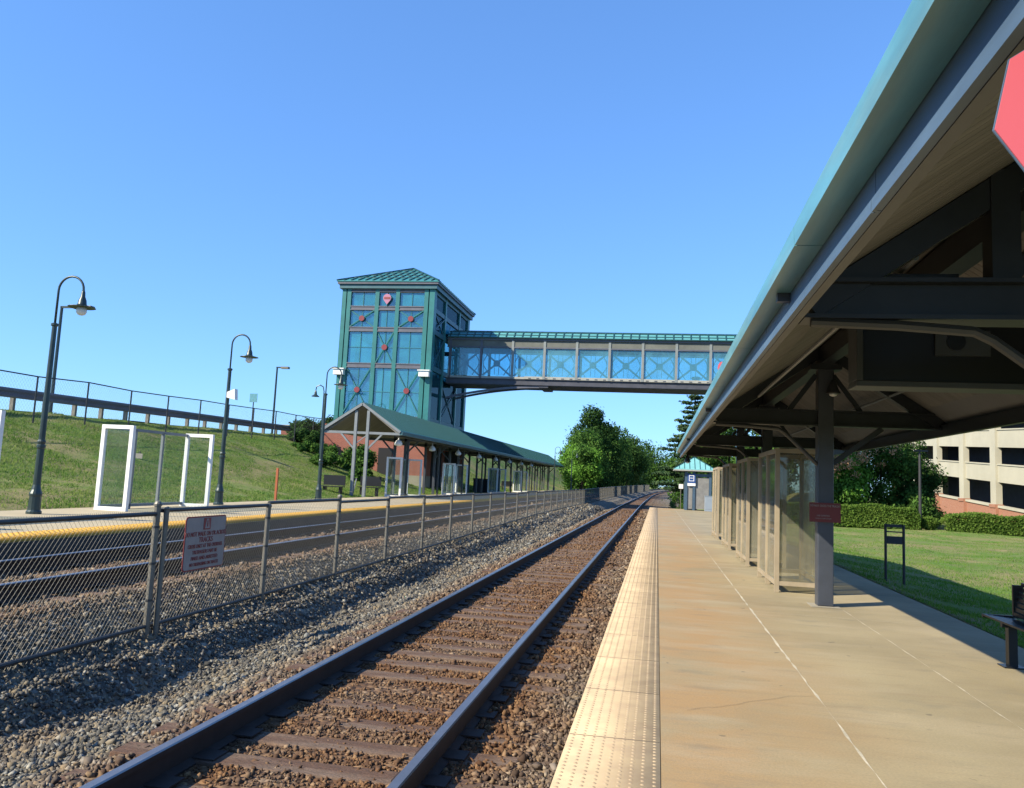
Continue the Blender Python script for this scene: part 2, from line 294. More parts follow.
# ------------------------------------------------------------------ mesh helpers
class MB:
    def __init__(s): s.v = []; s.f = []; s.m = []; s.cur = 0
    def add(s, vs_, fs):
        o = len(s.v); s.v += [tuple(p) for p in vs_]
        for f in fs: s.f.append(tuple(i + o for i in f)); s.m.append(s.cur)
        return s
    def box(s, x0, x1, y0, y1, z0, z1):
        vs_ = [(x, y, z) for z in (z0, z1) for y in (y0, y1) for x in (x0, x1)]
        return s.add(vs_, [(0, 2, 3, 1), (4, 5, 7, 6), (0, 1, 5, 4), (2, 6, 7, 3), (0, 4, 6, 2), (1, 3, 7, 5)])
    def cbox(s, c, dx, dy, dz): return s.box(c[0] - dx / 2, c[0] + dx / 2, c[1] - dy / 2, c[1] + dy / 2, c[2] - dz / 2, c[2] + dz / 2)
    def bar(s, a, b, w_, h=None, up=(0, 0, 1)):
        """rectangular bar from a to b"""
        h = h or w_; a = Vector(a); b = Vector(b); d = (b - a).normalized(); u = Vector(up)
        if abs(d.dot(u)) > 0.98: u = Vector((0, 1, 0))
        sx = d.cross(u).normalized(); sz = sx.cross(d).normalized()
        vs_ = []
        for p in (a, b):
            for i, j in ((-1, -1), (1, -1), (1, 1), (-1, 1)): vs_.append(p + sx * (i * w_ / 2) + sz * (j * h / 2))
        return s.add(vs_, [(3, 2, 1, 0), (4, 5, 6, 7), (0, 1, 5, 4), (1, 2, 6, 5), (2, 3, 7, 6), (3, 0, 4, 7)])
    def tube(s, pts, r, n=10, cap=True):
        pts = [Vector(p) for p in pts]; rs = r if isinstance(r, (list, tuple)) else [r] * len(pts)
        rings = []; prev = None
        for i, p in enumerate(pts):
            d = (pts[min(i + 1, len(pts) - 1)] - pts[max(i - 1, 0)]).normalized()
            if prev is None:
                u = Vector((0, 0, 1)) if abs(d.z) < .9 else Vector((1, 0, 0)); sx = d.cross(u).normalized()
            else: sx = (prev - d * prev.dot(d)).normalized()
            prev = sx; sy = d.cross(sx)
            rings.append([p + (sx * cos(2 * pi * k / n) + sy * sin(2 * pi * k / n)) * rs[i] for k in range(n)])
        o = len(s.v); fs = []
        for i in range(len(pts) - 1):
            for k in range(n): fs.append((i * n + k, i * n + (k + 1) % n, (i + 1) * n + (k + 1) % n, (i + 1) * n + k))
        if cap: fs.append(tuple(range(n))[::-1]); fs.append(tuple((len(pts) - 1) * n + k for k in range(n)))
        return s.add([q for R_ in rings for q in R_], fs)
    def lathe(s, c, prof, n=16):
        """prof: list of (r, z) about the vertical axis at c"""
        return s.tube_rings([[(c[0] + r * cos(2 * pi * k / n), c[1] + r * sin(2 * pi * k / n), c[2] + z) for k in range(n)] for r, z in prof], n)
    def tube_rings(s, rings, n):
        fs = []
        for i in range(len(rings) - 1):
            for k in range(n): fs.append((i * n + k, i * n + (k + 1) % n, (i + 1) * n + (k + 1) % n, (i + 1) * n + k))
        fs.append(tuple(range(n))[::-1]); fs.append(tuple((len(rings) - 1) * n + k for k in range(n)))
        return s.add([q for R_ in rings for q in R_], fs)
    def prism(s, poly, axis, a, b):
        """poly of 2D points extruded along axis ('x': poly=(y,z), 'y': poly=(x,z), 'z': poly=(x,y))"""
        def P(p, t_): return {'x': (t_, p[0], p[1]), 'y': (p[0], t_, p[1]), 'z': (p[0], p[1], t_)}[axis]
        n = len(poly); fs = [tuple(range(n))[::-1], tuple(range(n, 2 * n))]
        for i in range(n): fs.append((i, (i + 1) % n, n + (i + 1) % n, n + i))
        return s.add([P(p, a) for p in poly] + [P(p, b) for p in poly], fs)
    def build(s, name, mats, parent=None, loc=None, smooth=False, bevel=0):
        me = bpy.data.meshes.new(name); vs_ = s.v
        if parent is not None and loc is None and parent.type == 'EMPTY': L = parent['_o']; vs_ = [(a - L[0], b - L[1], c - L[2]) for a, b, c in s.v]
        elif parent is not None and loc is None: L = parent.get('_o', (0, 0, 0)); vs_ = [(a - L[0], b - L[1], c - L[2]) for a, b, c in s.v]
        me.from_pydata(vs_, [], s.f); me.validate()
        for mm in (mats if isinstance(mats, (list, tuple)) else [mats]): me.materials.append(M[mm])
        if len(s.f) == len(me.polygons): me.polygons.foreach_set('material_index', s.m)
        import bmesh
        bm = bmesh.new(); bm.from_mesh(me); bmesh.ops.recalc_face_normals(bm, faces=bm.faces); bm.to_mesh(me); bm.free()
        if smooth: me.polygons.foreach_set('use_smooth', [True] * len(me.polygons))
        me.update()
        o = bpy.data.objects.new(name, me); COL.objects.link(o)
        if bevel:
            bv = o.modifiers.new('bevel', 'BEVEL'); bv.width = bevel; bv.segments = 2; bv.limit_method = 'ANGLE'
        if parent is not None:
            o.parent = parent; o['_o'] = list(parent.get('_o', (0, 0, 0)))
        else: o['_o'] = [0, 0, 0]
        return o

def tag(o, label=None, cat=None, group=None, kind=None):
    if label: o['label'] = label
    if cat: o['category'] = cat
    if group: o['group'] = group
    if kind: o['kind'] = kind
    return o
def thing(name, label, cat, loc=(0, 0, 0), group=None):
    o = bpy.data.objects.new(name, None); COL.objects.link(o); o.location = loc; o.empty_display_size = .3
    o['_o'] = list(loc)
    return tag(o, label, cat, group)
def struct(name, mb, m_, **k): return tag(mb.build(name, m_, **k), kind='structure')
def kids(o): return [c for c in bpy.data.objects if c.parent == o]
def copy_tree(o, loc=None, rz=None, label=None, group=None, parent=None):
    c = o.copy(); COL.objects.link(c); c.parent = parent
    if loc is not None: c.location = loc; c['_o'] = list(loc)
    if rz is not None: c.rotation_euler.z = rz
    if label: c['label'] = label
    if group: c['group'] = group
    for k in kids(o): copy_tree(k, parent=c)
    return c
def npmesh(name, V, F, m_, smooth=False, attr=None):
    """V (n,3) float, F (m,k) int, k 3 or 4"""
    me = bpy.data.meshes.new(name); k = F.shape[1]
    me.vertices.add(len(V)); me.vertices.foreach_set('co', V.astype(np.float32).ravel())
    me.loops.add(F.size); me.loops.foreach_set('vertex_index', F.astype(np.int32).ravel())
    me.polygons.add(len(F)); me.polygons.foreach_set('loop_start', (np.arange(len(F)) * k).astype(np.int32))
    me.polygons.foreach_set('loop_total', np.full(len(F), k, np.int32))
    if attr is not None:
        a = me.attributes.new('rust', 'FLOAT', 'POINT'); a.data.foreach_set('value', attr.astype(np.float32))
    me.materials.append(M[m_]); me.update(calc_edges=True)
    if smooth: me.polygons.foreach_set('use_smooth', [True] * len(F))
    o = bpy.data.objects.new(name, me); COL.objects.link(o); return o
def text(s, size, m_, parent, loc, rot, ext=0.002, name='lettering', align='CENTER', sx=1.0):
    c = bpy.data.curves.new(name, 'FONT'); c.body = s; c.size = size; c.extrude = ext; c.align_x = align; c.align_y = 'CENTER'; c.resolution_u = 2
    to = bpy.data.objects.new('t', c); COL.objects.link(to)
    bpy.context.view_layer.update()
    me = bpy.data.meshes.new_from_object(to.evaluated_get(bpy.context.evaluated_depsgraph_get()))
    bpy.data.objects.remove(to)
    me.materials.clear(); me.materials.append(M[m_])
    o = bpy.data.objects.new(name, me); COL.objects.link(o); o.parent = parent
    L = parent.get('_o', (0, 0, 0)); o.location = (loc[0] - L[0], loc[1] - L[1], loc[2] - L[2]); o.rotation_euler = rot; o.scale.x = sx
    return o

def sm(a, b, x):
    t_ = np.clip((x - a) / (b - a), 0, 1); return t_ * t_ * (3 - 2 * t_)
def bend(y): return np.where(np.asarray(y) > 62, (np.asarray(y, float) - 62) ** 2 / 12600, 0.0)

# ------------------------------------------------------------------ terrain
PR = 1.0
def vnoise(x, y, s, seed):
    """cheap smooth value noise"""
    x = np.asarray(x, float) / s; y = np.asarray(y, float) / s
    xi = np.floor(x).astype(int); yi = np.floor(y).astype(int); fx = x - xi; fy = y - yi
    def h(a, b): 
        n_ = np.sin(a * 127.1 + b * 311.7 + seed * 74.7) * 43758.5453; return n_ - np.floor(n_)
    u = fx * fx * (3 - 2 * fx); v = fy * fy * (3 - 2 * fy)
    return (h(xi, yi) * (1 - u) + h(xi + 1, yi) * u) * (1 - v) + (h(xi, yi + 1) * (1 - u) + h(xi + 1, yi + 1) * u) * v - 0.5

def bed_h(x, y):
    """track bed profile across x (x measured from the straight centre), rising fence strip with y"""
    xs = [-9.3, -8.9, -6.05, -5.75, -5.42, -5.18, -4.90, -4.65, -4.3, -3.75, -3.35, -0.6, -0.4]
    up = 0.22 * sm(10, 42, np.asarray(y, float))
    zs = [0.06, 0.07, 0.07, -0.10, -0.33, -0.37, -0.62, -0.65, -0.54, -0.39, -0.275, -0.28, -0.32]
    z = np.interp(x, xs, zs)
    wgt = np.interp(x, [-6.1, -5.5, -4.6, -3.8], [0, 1, 1, 0])
    z = z + .28 * sm(24, 55, np.asarray(y, float)) * np.interp(x, [-5.5, -4.95, -4.3, -3.8], [0, 1, 1, 0])
    return z + wgt * up * 1.1 + .10 * np.interp(x, [-5.3, -4.9, -4.2, -3.9], [0, 1, 1, 0]) * vnoise(x, y, 1.5, 8) + 0.035 * vnoise(x, y, 0.7, 3) + 0.02 * vnoise(x, y, 0.25, 5)

def land_h(x, y):
    x = np.asarray(x, float); y = np.asarray(y, float)
    ls = np.interp(-x, [8.8, 9.0, 13.5, 14.4, 18, 22, 25, 26, 27.3, 27.8, 36, 44, 70], [-1.4, 0.25, 0.25, 0.42, 1.05, 2.15, 2.97, 3.25, 3.5, 3.45, 3.4, 1.5, 0.0])
    rise = 0.021 * np.clip(y - 29, -20, 45) * sm(15, 25, -x)
    back = (1 + .55 * sm(66, 112, y)) * (1 - 0.6 * sm(170, 320, y))
    L = np.where(x < -13.5, 0.42 + (ls - 0.42 + rise) * back, ls)
    R_ = np.interp(x, [0.0, 3.9, 4.15, 5.0, 8.0, 40, 200], [-1.4, -1.4, -0.03, -0.2, -0.6, -0.6, -0.6])
    R_ = R_ + 2.2 * sm(64, 72, y) * sm(9, 12, x) * (1 - sm(16, 19, x))       # green bank behind the hedge
    R2 = np.interp(x, [0.0, 3.5, 8.0], [-1.4, -.5, -.6]); R_ = np.where(y > 63.5, np.maximum(R_, R2), R_)
    z = np.where(x < 0, L, R_)
    n = 0.10 * vnoise(x, y, 2.2, 1) + 0.05 * vnoise(x, y, .8, 2)
    grassy = np.where(x < 0, sm(14.2, 15.5, -x), sm(4.2, 5.0, x))
    return z + n * grassy

xs = np.concatenate([np.linspace(-900, -80, 8), np.linspace(-70, -46, 7), np.linspace(-44, -9.2, 100), [-8.95, -8.8, 0, 3.95], np.linspace(4.15, 28, 72), np.linspace(30, 90, 14), np.linspace(120, 900, 8)])
ys = np.concatenate([np.linspace(-200, -10, 6), np.linspace(-4, 110, 330), np.linspace(114, 300, 40), np.linspace(350, 2500, 10)])
X, Y = np.meshgrid(xs, ys, indexing='ij')
Z = land_h(X, Y)
cor = (X > -9.0) & (X < 4.0)
Z = np.where(cor & (Y < 420), -1.4, Z)
V = np.stack([X + bend(np.minimum(Y, 420)) * (np.abs(X) < 40) * (Y > 105), Y, Z], -1).reshape(-1, 3)
ny = len(ys)
I = np.arange(len(xs) - 1)[:, None] * ny + np.arange(ny - 1)[None, :]
F = np.stack([I, I + ny, I + ny + 1, I + 1], -1).reshape(-1, 4)
g = npmesh('ground', V, F, 'grass_ground', smooth=True); tag(g, kind='structure')

# track bed
xs = np.concatenate([np.linspace(-9.12, -0.45, 88)])
ys = np.concatenate([np.linspace(-3, 30, 300), np.linspace(30.3, 110, 180), np.linspace(112, 520, 120)])
X, Y = np.meshgrid(xs, ys, indexing='ij')
Z = bed_h(X, Y)
# beyond the platforms the stone shoulder spreads to the right
def rust_at(x):
    return np.interp(x, [-9.1, -8.6, -7.9, -6.5, -6.05, -5.8, -3.9, -3.3, -2.9, -2.4, -1.6, -1.2, -.9, -.45], [.35, .5, .5, .5, .5, .05, .0, .50, 1.0, .80, 1.0, 1.0, .70, .50])
ny = len(ys); I = np.arange(len(xs) - 1)[:, None] * ny + np.arange(ny - 1)[None, :]
F = np.stack([I, I + ny, I + ny + 1, I + 1], -1).reshape(-1, 4)
g = npmesh('track_bed', np.stack([X + bend(Y), Y, Z], -1).reshape(-1, 3), F, 'ballast_bed', smooth=True, attr=rust_at(X).ravel()); tag(g, kind='structure')
xs2 = np.linspace(-0.45, 6.5, 20); ys2 = np.linspace(63.2, 520, 120)
X, Y = np.meshgrid(xs2, ys2, indexing='ij'); Z = np.interp(X, [-.45, 1.5, 3.2, 6.5], [-.32, -.38, -.75, -1.3])
I = np.arange(len(xs2) - 1)[:, None] * len(ys2) + np.arange(len(ys2) - 1)[None, :]
F = np.stack([I, I + len(ys2), I + len(ys2) + 1, I + 1], -1).reshape(-1, 4)
g = npmesh('stone_shoulder', np.stack([X + bend(Y), Y, Z], -1).reshape(-1, 3), F, 'ballast_bed', smooth=True, attr=np.clip(.5 - X.ravel() * .3, 0, 1)); tag(g, kind='structure')

# loose stones on the bed (real stones, uncountable)
def stones():
    bands = [(2.6, 7, 1500, .0165), (7, 12, 950, .018), (12, 18, 480, .022), (18, 28, 200, .028), (28, 44, 75, .038), (44, 62, 30, .05)]
    P = []; Rr = []
    for y0, y1, dens, r in bands:
        n = int((y1 - y0) * 8.6 * dens)
        x = RNG.uniform(-9.05, -.53, n); y = RNG.uniform(y0, y1, n)
        # rough frustum cut: keep what the photo can see (x further left only when farther)
        keep = x > -(0.72 * y + 2.2)
        x = x[keep]; y = y[keep]
        P.append(np.stack([x, y], 1)); Rr.append(np.clip(RNG.lognormal(math.log(r), .33, len(x)), r * .45, r * 2.1))
    P = np.concatenate(P); Rr = np.concatenate(Rr)
    # keep stones off ties and rails
    x, y = P[:, 0], P[:, 1]
    Rr = Rr * np.where((x > -2.85) & (x < -1.4), .72, 1.0)
    tie = (((y % 0.5) < 0.235)) & ((np.abs(x + 2.13) < 1.32) | (np.abs(x + 7.4) < 1.32))
    drop = tie & (RNG.random(len(x)) < np.where(np.abs(x + 2.13) < .95, 0.76, .6))
    rail = np.zeros(len(x), bool)
    for rx in (-2.885, -1.375, -6.65, -8.15): rail |= np.abs(x - rx) < .085
    keep = ~(drop | rail); x, y, Rr = x[keep], y[keep], Rr[keep]; n = len(x)
    z = bed_h(x, y) + Rr * RNG.uniform(-.15, .55, n)
    # unit stone: irregular 10-vertex solid = octahedron-ish cube corners
    base = np.array([[i, j, k] for i in (-1, 1) for j in (-1, 1) for k in (-1, 1)], float) * .72
    Fq = np.array([[0, 1, 3, 2], [4, 6, 7, 5], [0, 4, 5, 1], [2, 3, 7, 6], [0, 2, 6, 4], [1, 5, 7, 3]])
    B = base[None] * RNG.uniform(.35, 1.35, (n, 8, 1)) * np.stack([RNG.uniform(.8, 1.35, n), RNG.uniform(.7, 1.1, n), RNG.uniform(.5, .9, n)], 1)[:, None, :]
    q = RNG.normal(size=(n, 4)); q /= np.linalg.norm(q, axis=1)[:, None]; a, b, c, d = q.T
    R_ = np.stack([np.stack([1 - 2 * (c * c + d * d), 2 * (b * c - a * d), 2 * (b * d + a * c)], 1), np.stack([2 * (b * c + a * d), 1 - 2 * (b * b + d * d), 2 * (c * d - a * b)], 1), np.stack([2 * (b * d - a * c), 2 * (c * d + a * b), 1 - 2 * (b * b + c * c)], 1)], 1)
    Vv = np.einsum('nij,nkj->nki', R_, B) * Rr[:, None, None] + np.stack([x, y, z], 1)[:, None, :]
    Ff = (Fq[None] + (np.arange(n) * 8)[:, None, None]).reshape(-1, 4)
    o = npmesh('ballast_stones', Vv.reshape(-1, 3), Ff, 'ballast_stone', attr=np.repeat(rust_at(x), 8))
    tag(o, 'loose grey and rust brown crushed stones lying along the tracks', 'gravel', kind='stuff')
stones()

# ------------------------------------------------------------------ platforms
p = MB(); p.box(0.062, 4.05, -4, 63.3, -0.7, 0.0); struct('platform', p, 'platform_concrete')
p = MB(); p.box(-0.50, 0.058, -4, 63.3, -0.7, -0.004); struct('platform_edge', p, 'concrete_wall')
def domes(name, x0, x1, y0, y1, z, pitch, r, h, m_, n_side=6, curve=False):
    nx = int((x1 - x0) / pitch); nyy = int((y1 - y0) / pitch)
    gx = x0 + (np.arange(nx) + .5) * (x1 - x0) / nx; gy = y0 + (np.arange(nyy) + .5) * pitch
    GX, GY = np.meshgrid(gx, gy); GX = GX.ravel(); GY = GY.ravel(); n = len(GX)
    th = np.arange(n_side) * 2 * pi / n_side
    ring0 = np.stack([r * np.cos(th), r * np.sin(th), 0 * th], 1); ring1 = np.stack([.62 * r * np.cos(th), .62 * r * np.sin(th), 0 * th + h], 1)
    b = np.concatenate([ring0, ring1]); Vv = (b[None] + np.stack([GX, GY, np.full(n, z)], 1)[:, None, :]).reshape(-1, 3)
    fq = [[k, (k + 1) % n_side, n_side + (k + 1) % n_side, n_side + k] for k in range(n_side)] + [[6, 7, 8, 9], [6, 9, 10, 11]]
    Fq = (np.array(fq)[None] + (np.arange(n) * 12)[:, None, None]).reshape(-1, 4)
    s0 = len(Vv); Vv = np.concatenate([Vv, [[x0, y0, z], [x1, y0, z], [x1, y1, z], [x0, y1, z], [x0, y0, z - .06], [x1, y0, z - .06], [x1, y1, z - .06], [x0, y1, z - .06]]])
    Fq = np.concatenate([Fq, np.array([[0, 1, 2, 3], [4, 5, 1, 0], [3, 7, 4, 0], [1, 5, 6, 2]]) + s0])
    return npmesh(name, Vv, Fq, m_)
o = domes('tactile_strip', -0.515, 0.058, 1.5, 63.2, 0.004, 0.0575, .013, .0035, 'tactile'); tag(o, kind='structure')
o = domes('tactile_strip', -9.7, -9.08, 4, 110, 0.436, 0.12, .03, .008, 'tactile_far'); tag(o, kind='structure')
# tile joints across the tactile strip
j = MB()
for k in range(52): j.box(-.51, .055, 1.8 + k * 1.22, 1.806 + k * 1.22, .0045, .0062)
struct('strip_joints', j, 'joint_dark')
j = MB()
def wob(x0, y0, x1, y1, wd, step=.35, zz=.004):
    n = max(2, int(math.hypot(x1 - x0, y1 - y0) / step)); pts = []
    L = []; R_ = []
    for i in range(n + 1):
        t_ = i / n; x = x0 + (x1 - x0) * t_; y = y0 + (y1 - y0) * t_
        ww = wd * random.uniform(.15, 1.1) * (1 if random.random() > .18 else .15) / 2; dx, dy = (y1 - y0), -(x1 - x0); l = math.hypot(dx, dy); dx /= l; dy /= l
        jx = random.uniform(-.004, .004)
        L.append((x - dx * (ww + jx), y - dy * (ww + jx), zz)); R_.append((x + dx * (ww - jx), y + dy * (ww - jx), zz))
    j.add(L + R_, [(i, i + 1, n + 2 + i, n + 1 + i) for i in range(n)])
wob(1.29, -1, 1.29, 63, .028, .18); wob(2.6, -1, 2.6, 12.4, .018, .2)
for y in (11.6, 17.7, 23.8, 29.9, 36, 42.1, 48.2, 54.3, 60.4): wob(1.3, y, 4.0, y - .1, .016, .2, .0055)
struct('platform_joints', j, 'joint_white')
j = MB()
for y in (14.5, 20, 26.1, 32.2, 38.3, 44.4): j.box(.07, 1.275, y, y + .006, .002, .0035)
struct('slab_joints', j, 'joint_white')
j = MB()
for (cx0, cy0, ang, n_) in ((.25, 6.3, .5, 26), (3.1, 8.6, 2.0, 18), (2.0, 5.0, 1.1, 16), (.9, 15.5, .2, 22)):     # hairline cracks
    x, y, a_ = cx0, cy0, ang
    for k in range(n_):
        a_ += random.uniform(-.5, .5) * .8; a_ += (ang - a_) * .3; nx_, ny_ = x + .05 * cos(a_), y + .05 * sin(a_); ww = .0016
        j.add([(x - ww * sin(a_), y + ww * cos(a_), .0052), (x + ww * sin(a_), y - ww * cos(a_), .0052), (nx_ + ww * sin(a_), ny_ - ww * cos(a_), .0052), (nx_ - ww * sin(a_), ny_ + ww * cos(a_), .0052)], [(0, 1, 2, 3)]); x, y = nx_, ny_
struct('hairline_cracks', j, 'joint_dark')
# far platform
p = MB(); p.box(-13.75, -9.7, -5, 110, -.6, .43); p.box(-9.7, -9.1, -5, 110, -.6, .432 - .062); struct('far_platform', p, 'far_concrete')
p = MB(); p.box(-9.10, -9.085, -5, 110, -.5, .36); struct('far_platform_face', p, 'edge_face_shade')
# road behind the guardrail
ys = np.linspace(-20, 400, 120); Vv = []
for y in ys:
    for x in (-35.5, -27.9): Vv.append((x, y, float(land_h(np.array(-31.), np.array(y))) + .09))
Fq = np.array([[2 * i, 2 * i + 1, 2 * i + 3, 2 * i + 2] for i in range(len(ys) - 1)])
o = npmesh('road', np.array(Vv), Fq, 'asphalt'); tag(o, kind='structure')

# ------------------------------------------------------------------ tracks
RY = list(np.concatenate([np.linspace(-4, 62, 12), np.linspace(66, 500, 90)]))
RPROF = [(-.07, 0), (.07, 0), (.07, .012), (.012, .03), (.012, .135), (.036, .148), (.036, .178), (.028, .186), (-.028, .186), (-.036, .178), (-.036, .148), (-.012, .135), (-.012, .03), (-.07, .012)]
def rail(cx, ztop, parent):
    rings = [[(cx + a + float(bend(y)), y, ztop - .186 + b) for a, b in RPROF] for y in RY]
    n = len(RPROF); mb = MB(); mb.tube_rings(rings, n)
    for q, f in enumerate(mb.f[:-2]):
        k = q % n; mb.m[q] = 1 if k in (6, 7, 8) else 0
    return mb.build('rail', ['rail_side', 'rail_head'], parent)
def track(cx, xr, ztop, ztie, label, ymax=300):
    t = thing('railway_track', label, 'railway track', (cx, 0, 0))
    for x in xr: rail(x, ztop, t)
    # first tie then copies
    first = None
    for k in range(100):
        y = 2.75 + k * .5 - (2.5 if cx < -5 else 0) + 0.12 - .0
        y = 3.0 + k * .5 + .118
        if first is None:
            mb = MB(); mb.box(-1.3, 1.3, -.112, .112, -.17, 0)
            me_o = mb.build('tie', 'tie_wood', None, bevel=.012); first = me_o
            first.parent = t; oo = first
        else:
            oo = first.copy(); COL.objects.link(oo); oo.parent = t
        oo.location = (random.uniform(-.04, .04), y, ztie + random.uniform(-.012, .012)); oo.rotation_euler = (random.uniform(-.01, .01), random.uniform(-.004, .004), random.uniform(-.012, .012))
        oo['_o'] = [0, 0, 0]
    mb = MB()
    for k in range(100, 620):
        y = 3.0 + k * .5 + .118; x = cx + float(bend(y)); mb.box(x - 1.3, x + 1.3, y - .112, y + .112, ztie - .17, ztie)
    tag(mb.build('tie_run', 'tie_wood', t), kind='stuff')
    # spikes and tie plates
    mb = MB()
    for k in range(60):
        y = 3.0 + k * .5 + .118
        for x in xr: mb.box(x - .17, x + .17, y - .09, y + .09, ztie + .012, ztie + .022)
    tag(mb.build('tie_plate', 'rail_side', t), kind='stuff')
    return t
track(-2.13, (-2.885, -1.375), -.09, -.268, 'rusty main line track beside the near platform, curving right far off')
track(-7.4, (-6.65, -8.15), .28, .085, 'second railway track between the chain-link fence and the far platform')

# ------------------------------------------------------------------ fence between the tracks
def chain_mesh(width, height, pitch, r, barb=True):
    """woven diamond wire in the yz plane, y 0..width, z 0..height"""
    mb = MB()
    def seg(a, b):
        (y0, z0), (y1, z1) = a, b
        n = Vector((0, z1 - z0, -(y1 - y0))).normalized() * r; ux = Vector((r, 0, 0))
        A = Vector((0, y0, z0)); B = Vector((0, y1, z1))
        mb.add([A + n, A - n * .5 + ux, A - n * .5 - ux, B + n, B - n * .5 + ux, B - n * .5 - ux], [(0, 1, 4, 3), (1, 2, 5, 4), (2, 0, 3, 5)])
    s = 1.25   # diamonds taller than wide
    k = -height / s
    c = -height / s
    while c < width:
        # z = s*(y-c)
        y0 = max(c, 0); y1 = min(c + height / s, width)
        if y1 > y0: seg((y0, s * (y0 - c)), (y1, s * (y1 - c))); seg((width - y0, s * (y0 - c)), (width - y1, s * (y1 - c)))
        c += pitch
    if barb:
        y = pitch / 2
        while y < width:
            seg((y - .008, height - .01), (y + .006, height + .035)); seg((y + .010, height - .01), (y - .004, height + .035)); y += pitch / 2
    return mb
FX = -5.5
fence = thing('chain_link_fence', 'waist high chain-link fence standing in the gravel between the two tracks', 'fence', (FX, 0, 0))
posts_y = [3.3, 5.8, 8.46] + [8.46 + 2.695 * k for k in range(1, 94)]
base_z = lambda y: -.36 + .24 * float(sm(10, 42, y))
pm = None; mesh_near = None; mesh_far = None; rail_m = None
bay = 2.695
for i, y in enumerate(posts_y):
    x = float(bend(y)); zb = base_z(y)
    if pm is None:
        mb = MB(); mb.lathe((0, 0, 0), [(.036, -.3), (.036, 1.46), (.045, 1.462), (.045, 1.485), (.03, 1.51), (.008, 1.52)], 10); mb.cur = 1
        mb.lathe((0, 0, 0), [(.16, -.1), (.15, .0), (.13, .012)], 12)
        pm = mb.build('post', ['galv', 'footing'], None, smooth=False); pm.parent = fence; o = pm
    else: o = pm.copy(); COL.objects.link(o); o.parent = fence
    dz = [-.0, .0, .01, -.02, .03, 0, .0, .01][i % 8] * (2 if i < 12 else 1); o.location = (x, y, zb + dz); o['_o'] = [0, 0, 0]
    o.scale.z = (1.12 + .0 - zb + max(0, y - 60) * .004) / 1.5 if i > 2 else 1.0
# the doubled post by the sign
mb = MB(); mb.lathe((0, 0, 0), [(.03, -.3), (.03, 1.44), (.036, 1.45), (.02, 1.475)], 10); o = mb.build('post', 'galv', None); o.parent = fence; o.location = (.05, 8.56, base_z(8.66))
for i in range(len(posts_y) - 1):
    y0, y1 = posts_y[i], posts_y[i + 1]; L = y1 - y0
    xa, xb = float(bend(y0)), float(bend(y1)); za, zb = base_z(y0), base_z(y1)
    step = [0, -.05, -.015, .02, -.02, .02, 0, .015, -.01][i % 9] if i < 14 else 0
    if i < 1 or i in (1,):
        mb = chain_mesh(L, 1.30, 0.0620, .0013); mo = mb.build('mesh_panel', 'wire', None); mo.parent = fence
    elif i < 16:
        if mesh_near is None:
            mesh_near = chain_mesh(bay, 1.30, 0.0620, .0013).build('mesh_panel', 'wire', None); mo = mesh_near
        else: mo = mesh_near.copy(); COL.objects.link(mo)
        mo.parent = fence
    else:
        if mesh_far is None:
            mesh_far = chain_mesh(bay, 1.20, .125, .0024, False).build('mesh_panel', 'wire', None); mo = mesh_far
        else: mo = mesh_far.copy(); COL.objects.link(mo)
        mo.parent = fence
    zt = 1.09 + step; lift = max(0, y0 - 60) * .004; mo.scale.z = 1 + lift / 1.2
    mo.location = (xa, y0, zt - 1.30 if i < 16 else zt - 1.2); mo.rotation_euler.z = -math.atan2(xb - xa, L); mo['_o'] = [0, 0, 0]
tr = MB(); br_ = MB()
for i in range(len(posts_y) - 1):
    y0, y1 = posts_y[i], posts_y[i + 1]; xa, xb = FX + float(bend(y0)), FX + float(bend(y1))
    step = [0, -.05, -.015, .02, -.02, .02, 0, .015, -.01][i % 9] if i < 14 else 0
    tr.tube([(xa, y0, 1.085 + step + max(0, y0 - 60) * .004), (xb, y1, 1.085 + step + max(0, y1 - 60) * .004)], .024, 8)
    br_.tube([(xa, y0, base_z(y0) + .17), (xb, y1, base_z(y1) + .17)], .021, 8)
tr.build('top_rail', 'galv_dark', fence); br_.build('bottom_rail', 'galv_dark', fence)
for i, y in enumerate(posts_y[2:7]):
    for z in (.45, .85, 1.25):
        mb = MB(); mb.lathe((FX, y, base_z(y) + z), [(.041, -.012), (.041, .012)], 10); mb.build('band', 'galv_dark', fence)

# warning sign on the fence, facing the near track
sg = thing('warning_sign', 'faded white warning sign with red border on the chain-link fence', 'sign', (FX + .045, 9.45, .66))
mb = MB(); sy0, sy1, sz0, sz1 = 8.98, 9.91, .335, .98
def rrect(y0, y1, z0, z1, r, n=5):
    pts = []
    for cy, cz, a0 in ((y1 - r, z1 - r, 0), (y0 + r, z1 - r, 90), (y0 + r, z0 + r, 180), (y1 - r, z0 + r, 270)):
        for k in range(n): a = radians(a0 + 90 * k / (n - 1)); pts.append((cy + r * cos(a), cz + r * sin(a)))
    return pts
SX = FX + .04
mb.prism(rrect(sy0, sy1, sz0, sz1, .05), 'x', SX, SX + .006); mb.build('border', 'sign_red', sg)
mb = MB(); mb.prism(rrect(sy0 + .016, sy1 - .016, sz0 + .016, sz1 - .016, .04), 'x', SX + .007, SX + .010); mb.build('panel', 'sign_white', sg)
cy = (sy0 + sy1) / 2; RT = (radians(90), 0, radians(90)); tx = SX + .012
mb = MB(); mb.box(tx, tx + .002, cy - .08, cy + .08, .815, .955); mb.build('pictogram_panel', 'sign_red', sg)
mb = MB(); mb.prism([(cy - .055, .83), (cy + .055, .83), (cy + .022, .945), (cy - .022, .945)], 'x', tx + .003, tx + .005); mb.build('pictogram_track', 'sign_white', sg)
